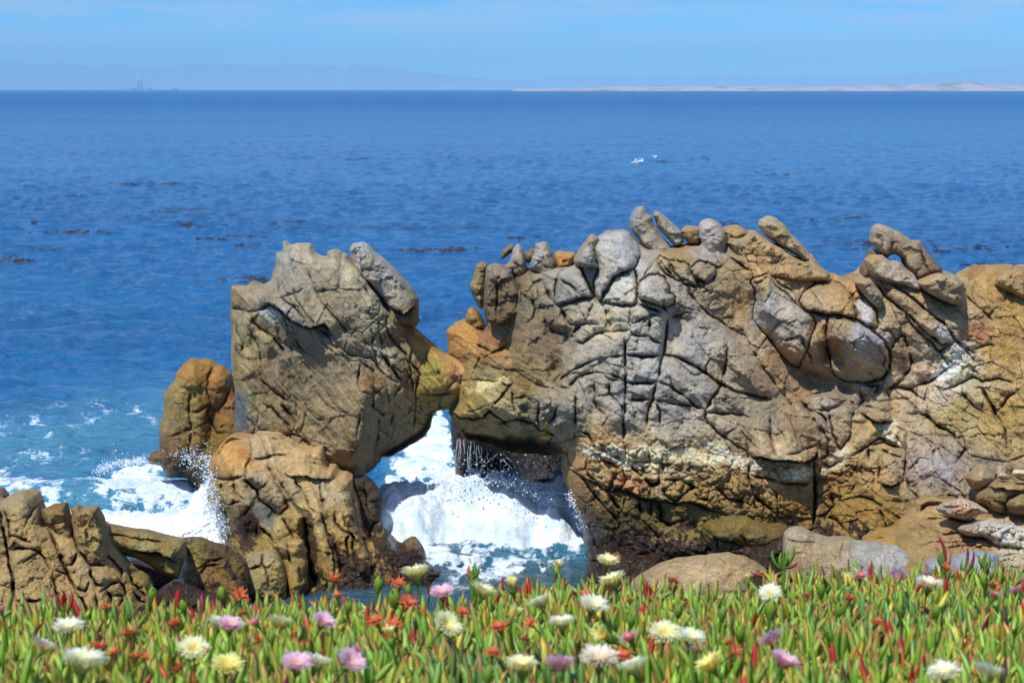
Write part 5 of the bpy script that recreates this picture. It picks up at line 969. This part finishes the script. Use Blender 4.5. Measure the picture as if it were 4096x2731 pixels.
def lathe(prof, n, c0, c1, lob=0, ln=5):
    V = []; C = []; F = []
    for j, (r, z) in enumerate(prof):
        for i in range(n):
            a = 6.283 * i / n; rr = r * (1 + lob * math.cos(ln * a)); V.append((rr * math.cos(a), rr * math.sin(a), z)); t = j / (len(prof) - 1); C.append(c0 * (1 - t) + c1 * t)
            if j: F.append(((j - 1) * n + i, (j - 1) * n + (i + 1) % n, j * n + (i + 1) % n, j * n + i))
    return np.array(V), np.array(F), np.array(C)
GRN = lin((120, 158, 52)); GRD = lin((84, 130, 44)); YEL = lin((240, 214, 90)); ORG_ = lin((226, 120, 60))
def merge(ms):
    V = []; F = []; C = []; o = 0
    for v, f, c in ms: V.append(v); F.append(f + o); C.append(c); o += len(v)
    return np.concatenate(V), np.concatenate(F), np.concatenate(C)
def sepals(n, ln, up, seed, c0=GRD, c1=GRN, w=.004):
    r5 = np.random.default_rng(seed); ms = []
    for i in range(n):
        a = 6.283 * i / n + r5.normal() * .2; L_ = ln * (.7 + .6 * r5.random()); e = up + r5.normal() * .15; V = []; C = []; F = []
        for j in range(5):
            t = j / 4; rr = .009 + L_ * t * math.cos(e + t * .4); zz = -.004 + L_ * t * math.sin(e + t * .4); ww = w * (1, 1.15, .95, .6, .1)[j]
            for m in range(3): b = m * 2.094; V.append((rr * math.cos(a) - ww * math.cos(b) * math.sin(a), rr * math.sin(a) + ww * math.cos(b) * math.cos(a), zz + ww * math.sin(b))); C.append(c0 * (1 - t) + c1 * t)
            if j:
                for m in range(3): q = (j - 1) * 3; F.append((q + m, q + (m + 1) % 3, q + 3 + (m + 1) % 3, q + 3 + m))
        ms.append((np.array(V), np.array(F), np.array(C)))
    return merge(ms)
def calyx(): return merge([lathe([(.0032, -.15), (.004, -.035), (.0075, -.024), (.0125, -.012), (.014, -.002), (.010, .004)], 10, GRD, GRN), sepals(4, .034, .45, 4)])
def proto(kind):
    o = bpy.data.objects.new('ice_plant_flower', None); o.empty_display_size = .03; link(o); W = lin
    def part(nm, vfc): return mesh(nm, vfc[0], vfc[1], PETAL if nm != 'calyx' and nm != 'sepals' else LEAF, o, vfc[2])
    if kind in ('cream', 'white', 'pink', 'peach', 'yellow', 'purple'):
        c0, c1, c2 = {'cream': ((236, 214, 96), (250, 244, 170), (255, 252, 214)), 'white': ((240, 226, 130), (253, 249, 205), (255, 254, 238)), 'yellow': ((236, 206, 70), (246, 236, 128), (250, 246, 168)),
                      'pink': ((240, 190, 160), (240, 178, 190), (246, 214, 234)), 'peach': ((244, 214, 120), (248, 210, 190), (252, 238, 232)), 'purple': ((236, 150, 90), (214, 110, 176), (216, 140, 216))}[kind]
        c0, c1, c2 = lin(c0), lin(c1), lin(c2)
        if kind == 'purple':
            part('petals', merge([strips(44, .008, .040, 0, .018, .0019, .5, c0, c1, c2, 3, .2), strips(34, .007, .030, .002, .026, .0018, .8, c0, c1, c2, 5, .2)]))
            part('flower_center', strips(40, .001, .016, .003, .018, .0014, 1.0, YEL, ORG_, ORG_, 4))
        else:
            part('petals', merge([strips(84, .010, .066, -.006, .046, .0026, .72, c0, c1, c2, 3, .10), strips(80, .009, .060, -.005, .050, .0026, .95, c0, c1, c2, 5, .10), strips(66, .008, .052, -.003, .050, .0025, 1.15, c0, c1, c2, 6, .10), strips(50, .006, .042, .0, .047, .0024, 1.32, c0, c1, c2, 7, .10)]))
            part('flower_center', strips(60, .001, .015, .004, .026, .0012, 1.1, YEL, YEL, lin((250, 232, 130)), 4))
        part('calyx', calyx())
    elif kind == 'half':
        c0, c1, c2 = lin((236, 206, 70)), lin((246, 236, 128)), lin((250, 246, 178))
        part('petals', merge([strips(44, .008, .024, -.002, .038, .0018, 1.15, c0, c1, c2, 3), strips(36, .006, .016, 0, .036, .0018, 1.3, c0, c1, c2, 8)])); part('calyx', calyx())
    elif kind == 'spent':
        o_, d_, p_ = lin((230, 124, 72)), lin((196, 84, 56)), lin((222, 110, 96))
        part('petals', merge([strips(34, .008, .034, .002, .012, .0026, .25, o_, o_, d_, 3, .25), strips(26, .006, .024, .004, .020, .0024, .7, o_, p_, o_, 9, .3)])); part('calyx', merge([lathe([(.0032, -.14), (.004, -.035), (.009, -.02), (.014, -.008), (.013, .003), (.006, .007)], 10, GRD, lin((190, 150, 70))), sepals(4, .030, .25, 8)]))
    elif kind == 'bud':
        part('bud_body', lathe([(.0032, -.14), (.004, -.04), (.009, -.028), (.0145, -.012), (.0155, 0), (.012, .012), (.006, .020), (.001, .024)], 14, GRD, lin((160, 190, 60)), .07, 4)); part('sepals', sepals(4, .040, 1.15, 6, w=.0045))
    return o
PROTO = {}
def place(kind, x, y, wpx, label, cat='flower', group=None, tx=None, name=None):
    """x, y on the 2352-wide view; wpx the width seen there"""
    first = kind not in PROTO
    if first: PROTO[kind] = proto(kind)
    src = PROTO[kind]; real = {'spent': .082, 'bud': .05, 'half': .052, 'purple': .09}.get(kind, .122)
    u, v = x * 1.7415, y * 1.7415
    yy = (1365.5 - v) / FPX; slope = (sT - yy * cT) / (cT + yy * sT)          # drop per metre of distance
    Y = (.494 - .0) / max(slope - .194, .02) ; Y = min(Y, 9.3)
    for _ in range(3): Y = (1.27 - .776 - .034) / (slope - .194)
    Xw, Yw, Zw = world(u, v, Y)
    Ye = float(edge_at(np.array([float(Xw)]))[0]) + .03
    if Y > Ye: Y = Ye; Xw, Yw, Zw = world(u, v, Y)
    sc_ = max(.55, min(1.6, 1.12 * wpx / (real * FPX / 1.7415 / Y)))
    if first: o = src
    else:
        o = src.copy(); link(o)
        for ch in src.children: c = ch.copy(); c.parent = o; link(c)
    o.name = name or {'spent': 'spent_flower', 'bud': 'flower_bud'}.get(kind, 'ice_plant_flower')
    o.location = (float(Xw), float(Yw), float(Zw)); o.scale = (sc_,) * 3
    tl = tx if tx is not None else (r4.normal() * .3, r4.normal() * .3)
    o.rotation_euler = (tl[0] + .12, tl[1], r4.random() * 6.28)
    for kk in ('group',):
        if kk in o: del o[kk]
    return tag(o, label, cat, group)
FL = [('cream',958,1330,64,'large cream flower raised at the upper plant edge before the dark seaweed rock'),
('cream',1394,1299,46,'topmost cream flower, seen against the dark seaweed covered rock'),
('cream',1412,1345,58,'cream flower just below the topmost one at the plant edge'),
('pink',1017,1373,52,'lilac pink flower right below the large raised cream one'),
('cream',1105,1371,60,'cream yellow flower at the plant edge right of the lilac pink one'),
('white',1245,1394,54,'small neat white cream flower left of centre of the row of two under the surf'),
('white',1359,1403,62,'white cream flower in the right of the row of two under the surf'),
('white',1292,1443,56,'white flower partly hidden by two leaves, between and below the row of two'),
('cream',1018,1443,62,'round lemon cream flower in the middle of the plants, under the lilac pink one'),
('half',1170,1420,38,'small half open cream flower between lemon cream and white flowers'),
('half',898,1468,36,'small half open cream flower left of and below the lemon cream one'),
('cream',640,1443,60,'cream flower next to the lilac double flower at centre left'),
('pink',738,1437,46,'pale lilac double tufted flower at centre left'),
('pink',528,1447,30,'small pink flower beside a white one, left of the cream flower'),
('white',500,1444,28,'small white flower touching the small pink one at centre left'),
('white',158,1457,66,'wide white cream flower nearest the left edge in the middle row'),
('cream',445,1500,52,'cream flower alone below the small pink and white pair'),
('white',188,1542,96,'largest white cream flower in the bottom left corner region'),
('white',722,1534,62,'cream half of the double bloom at the bottom, left of centre'),
('pink',680,1538,52,'lilac white half of the double bloom at the bottom, left of centre'),
('cream',1198,1543,64,'cream flower at the bottom centre, left of the pink one'),
('pink',1285,1542,74,'pink flower at the bottom centre, between the cream and peach ones'),
('peach',1376,1530,80,'large peach pink flower at the bottom centre right'),
('cream',1525,1468,66,'left flower of the joined cream pair right of centre'),
('white',1585,1477,58,'right flower of the joined cream pair right of centre'),
('purple',1596,1497,44,'magenta flower with orange centre tucked under the joined cream pair'),
('purple',1448,1467,50,'lilac flower with yellow centre left of the joined cream pair'),
('half',1397,1464,44,'round yellow half open flower beside the lilac one with yellow centre'),
('yellow',1640,1538,54,'ragged yellow cream flower at the bottom, right of centre'),
('half',1948,1348,38,'pale yellow flower near the right end of the plant edge'),
('peach',2130,1355,56,'white and peach flower at the upper right of the plants'),
('pink',2062,1332,44,'salmon pink flower at the upper right, left of the white and peach one'),
('purple',1976,1326,38,'small magenta and orange flower above the pale yellow one at upper right'),
('white',1770,1372,48,'white flower behind a green bud, under the tall shoot'),
('pink',1781,1480,38,'small pinkish white flower low at centre right, alone among leaves'),
('purple',2121,1324,32,'orange and magenta flower above the white and peach one'),
('purple',2335,1360,46,'magenta pink flower cut by the right picture edge'),
('purple',2283,1368,32,'small magenta flower left of the one at the right picture edge'),
('purple',815,1497,50,'sparse magenta flower with drooping petals at lower centre left'),
('white',2265,1558,64,'white flower at the very bottom right'),
('white',2170,1561,44,'smaller white flower left of the one at the very bottom right'),
('peach',92,1496,40,'small peach white flower half hidden by a leaf at lower left'),
('half',1178,1352,32,'yellow half open bloom at the plant edge left of the water gap rocks'),
('half',1279,1309,26,'tiny yellow half open bloom sticking up against the water'),
('purple',3,1403,36,'pink and orange flower cut by the left picture edge'),
('half',1718,1336,20,'tiny pale yellow opening bud in front of the smooth tan boulder'),
('half',2213,1325,16,'tiny cream bud above the small magenta flower at the right'),
('purple',588,1431,34,'small magenta flower peeping out left of the cream flower at centre left'),
('pink',797,1530,20,'tiny white pink tuft at the bottom right of the double bloom'),
('pink',1795,1532,26,'tiny rose pink flower at the bottom right of centre'),
('white',1460,1545,30,'small cream flower at the bottom between the peach and ragged yellow flowers'),
('yellow',520,1543,26,'narrow yellow closing flower at the bottom left half') ]
for k_, x, y, wd_, lab in FL: place(k_, x, y, wd_, lab, 'flower', 'open ice plant flowers')
SP = [(246,1397,38),(297,1455,52),(403,1434,54),(231,1489,60),(550,1369,46),(557,1410,24),(763,1333,52),(775,1369,30),(590,1468,24),(263,1500,26),(412,1537,30),(307,1509,20),(328,1510,20),(917,1343,42),(989,1353,34),(934,1386,56),(864,1427,44),(907,1436,46),
(1062,1406,34),(1148,1442,50),(1219,1432,30),(1207,1468,34),(1130,1499,36),(1342,1365,30),(1447,1379,30),(1430,1509,54),(1542,1333,34),(1550,1338,36),(1571,1381,26),(1853,1369,34),(1951,1374,36),(2172,1305,34),(2282,1343,28),(1687,1495,24),(2014,1429,22),(1676,1476,22),(1070,1310,0),(1690,1478,0)]
zones = [(588, 'left'), (1176, 'second'), (1764, 'third'), (9999, 'right')]
SP = sorted([s_ for s_ in SP if s_[2]], key=lambda s_: s_[0]); ords = 'first second third fourth fifth sixth seventh eighth ninth tenth eleventh twelfth thirteenth fourteenth fifteenth sixteenth'.split(); cnt = {}
for x, y, wd_ in SP:
    z_ = [n for l, n in zones if x < l][0]; i = cnt.get(z_, 0); cnt[z_] = i + 1
    ht = 'near the top edge' if y < 1380 else 'in the middle' if y < 1470 else 'low down'
    place('spent', x, y, wd_, '%s orange withered flower head, %s from the left in the %s quarter' % ('large' if wd_ > 44 else 'small', ords[i], z_), 'flower', 'withered orange flower heads')
BU = [(510,1362,30),(625,1462,26),(870,1338,28),(905,1370,34),(938,1352,22),(1090,1338,34),(1810,1300,0),(1772,1395,34),(1700,1452,30),(1660,1405,26),(1885,1350,28),(2068,1395,30),(1930,1398,34),(2260,1330,24),(800,1390,24),(1450,1420,26),(1560,1400,24),(350,1362,26),(1290,1490,28),(1120,1545,30),(560,1440,26),(2150,1400,24),(420,1390,24)]
BU = sorted([b_ for b_ in BU if b_[2]], key=lambda s_: s_[0]); cnt = {}
for x, y, wd_ in BU:
    z_ = [n for l, n in zones if x < l][0]; i = cnt.get(z_, 0); cnt[z_] = i + 1
    place('bud', x, y, wd_ * 1.15, 'round green closed flower bud, %s from the left in the %s quarter' % (ords[i], z_), 'flower bud', 'green flower buds', (r4.normal() * .1, r4.normal() * .1))
# ---------------- tall shoots standing above the mat
def shoot(x, y, hpx, label, leaves_, seed):
    """a stem with long paired leaves; leaves_ = [(azimuth deg, rise, length, colour)]"""
    u, v = x * 1.7415, y * 1.7415; Ye = float(edge_at(np.array([0.0]))[0]); Xg, _, _ = world(u, v, 7.5); Y = float(edge_at(np.array([float(Xg)]))[0]) - .12; Xw, Yw, Zw = world(u, v, Y)
    r = empty('ice_plant_shoot', (float(Xw), Y, float(Zw))); tag(r, label, 'plant shoot', 'shoots standing above the mat'); m = 1 / (FPX / 1.7415 / Y)
    c = np.array(r.location)
    s_, f, cc = lathe([(.006, -.16), (.0055, -.06), (.005, .0), (.004, hpx * m * .35)], 8, GRD, GRN); mesh('stem', s_ + c, f, LEAF, r, cc)
    for k, (az, el, ln, col) in enumerate(leaves_):
        V = []; F = []; C = []; a = R(az); L_ = ln * m; c0 = GRD; c1 = lin(col); e = R(el); p = np.array([0., 0, (k % 2) * hpx * m * .15]); nn = 8
        for j in range(nn):
            t = j / (nn - 1); ax = np.array([math.cos(a) * math.cos(e), math.sin(a) * math.cos(e), math.sin(e)]); sx2 = np.array([-math.sin(a), math.cos(a), 0]); nx2 = np.cross(ax, sx2); ww = .0085 * math.sin(math.pi * min(1, .2 + .8 * t)) ** .6 if j < nn - 1 else .001
            for mm in range(3): b = mm * 2.094 + .5; V.append(p + (sx2 * math.cos(b) + nx2 * math.sin(b)) * ww); C.append(c0 * max(0, 1 - t * 1.6) + c1 * min(1, t * 1.6))
            if j:
                for mm in range(3): q = (j - 1) * 3; F.append((q + mm, q + (mm + 1) % 3, q + 3 + (mm + 1) % 3, q + 3 + mm))
            p = p + ax * L_ / (nn - 1); e += R(9)
        mesh('leaf', np.array(V) + c, np.array(F), LEAF, r, np.array(C))
G_ = (116, 160, 60); RR = (198, 40, 60); MM = (150, 36, 84); OO = (222, 110, 50)
shoot(1800, 1312, 70, 'tall green shoot with a long red side leaf before the pale boulders', [(180, 35, 62, G_), (0, 40, 60, G_), (200, 55, 50, G_), (-30, 60, 46, G_), (178, -28, 82, RR), (5, -5, 40, RR), (90, 75, 56, G_)], 1)
shoot(2168, 1310, 60, 'upright dark red leaf shoot standing highest at the right of the plants', [(20, 78, 96, (190, 40, 70)), (150, 60, 44, G_), (-30, 50, 50, OO), (200, 40, 44, G_)], 2)
shoot(2215, 1318, 50, 'shoot with a slanting maroon leaf pointing up right, beside the highest red one', [(10, 42, 62, MM), (40, 55, 60, (150, 50, 50)), (170, 60, 40, G_)], 3)
shoot(145, 1412, 60, 'red leaved shoot in front of the split columns at the left', [(120, 72, 60, (206, 40, 44)), (60, 62, 56, (200, 44, 40)), (20, 45, 66, (214, 70, 40)), (170, 50, 48, MM)], 4)
shoot(1490, 1392, 60, 'pair of curved crimson leaves right of centre at the plant edge', [(140, 62, 66, (206, 36, 60)), (100, 74, 50, (190, 40, 56)), (20, 60, 50, (190, 60, 50))], 5)
shoot(1085, 1334, 46, 'green and orange tipped shoot against the water, left of the yellow bloom', [(150, 50, 40, OO), (40, 55, 40, G_), (90, 70, 34, G_), (0, 40, 36, G_)], 6)
shoot(2262, 1312, 50, 'green shoot with a yellow tip at the far right of the plant edge', [(130, 68, 50, G_), (60, 70, 54, (210, 190, 70)), (10, 50, 44, G_), (170, 45, 40, G_)], 7)
# ================================================================== HAZE over the bay
def haze():
    x0, x1, y0, y1, z0, z1 = -22000, 22000, -60, 31000, -3.2, 620
    V = np.array([(x, y, z) for z in (z0, z1) for y in (y0, y1) for x in (x0, x1)], float)
    F = np.array([(0, 2, 3, 1), (4, 5, 7, 6), (0, 1, 5, 4), (2, 6, 7, 3), (0, 4, 6, 2), (1, 3, 7, 5)])
    m = bpy.data.materials.new('sea_haze'); m.use_nodes = True; t = m.node_tree; t.nodes.clear(); o = N(t, 'ShaderNodeOutputMaterial'); p = N(t, 'ShaderNodeVolumePrincipled')
    p.inputs['Color'].default_value = (.40, .74, 1, 1); p.inputs['Density'].default_value = 6e-5; p.inputs['Anisotropy'].default_value = -.3
    t.links.new(p.outputs[0], o.inputs['Volume']); h = mesh('haze', V, F, m, smooth=False); tag(h, 'thin pale sea haze lying over the whole bay', None, None, 'stuff')
haze()
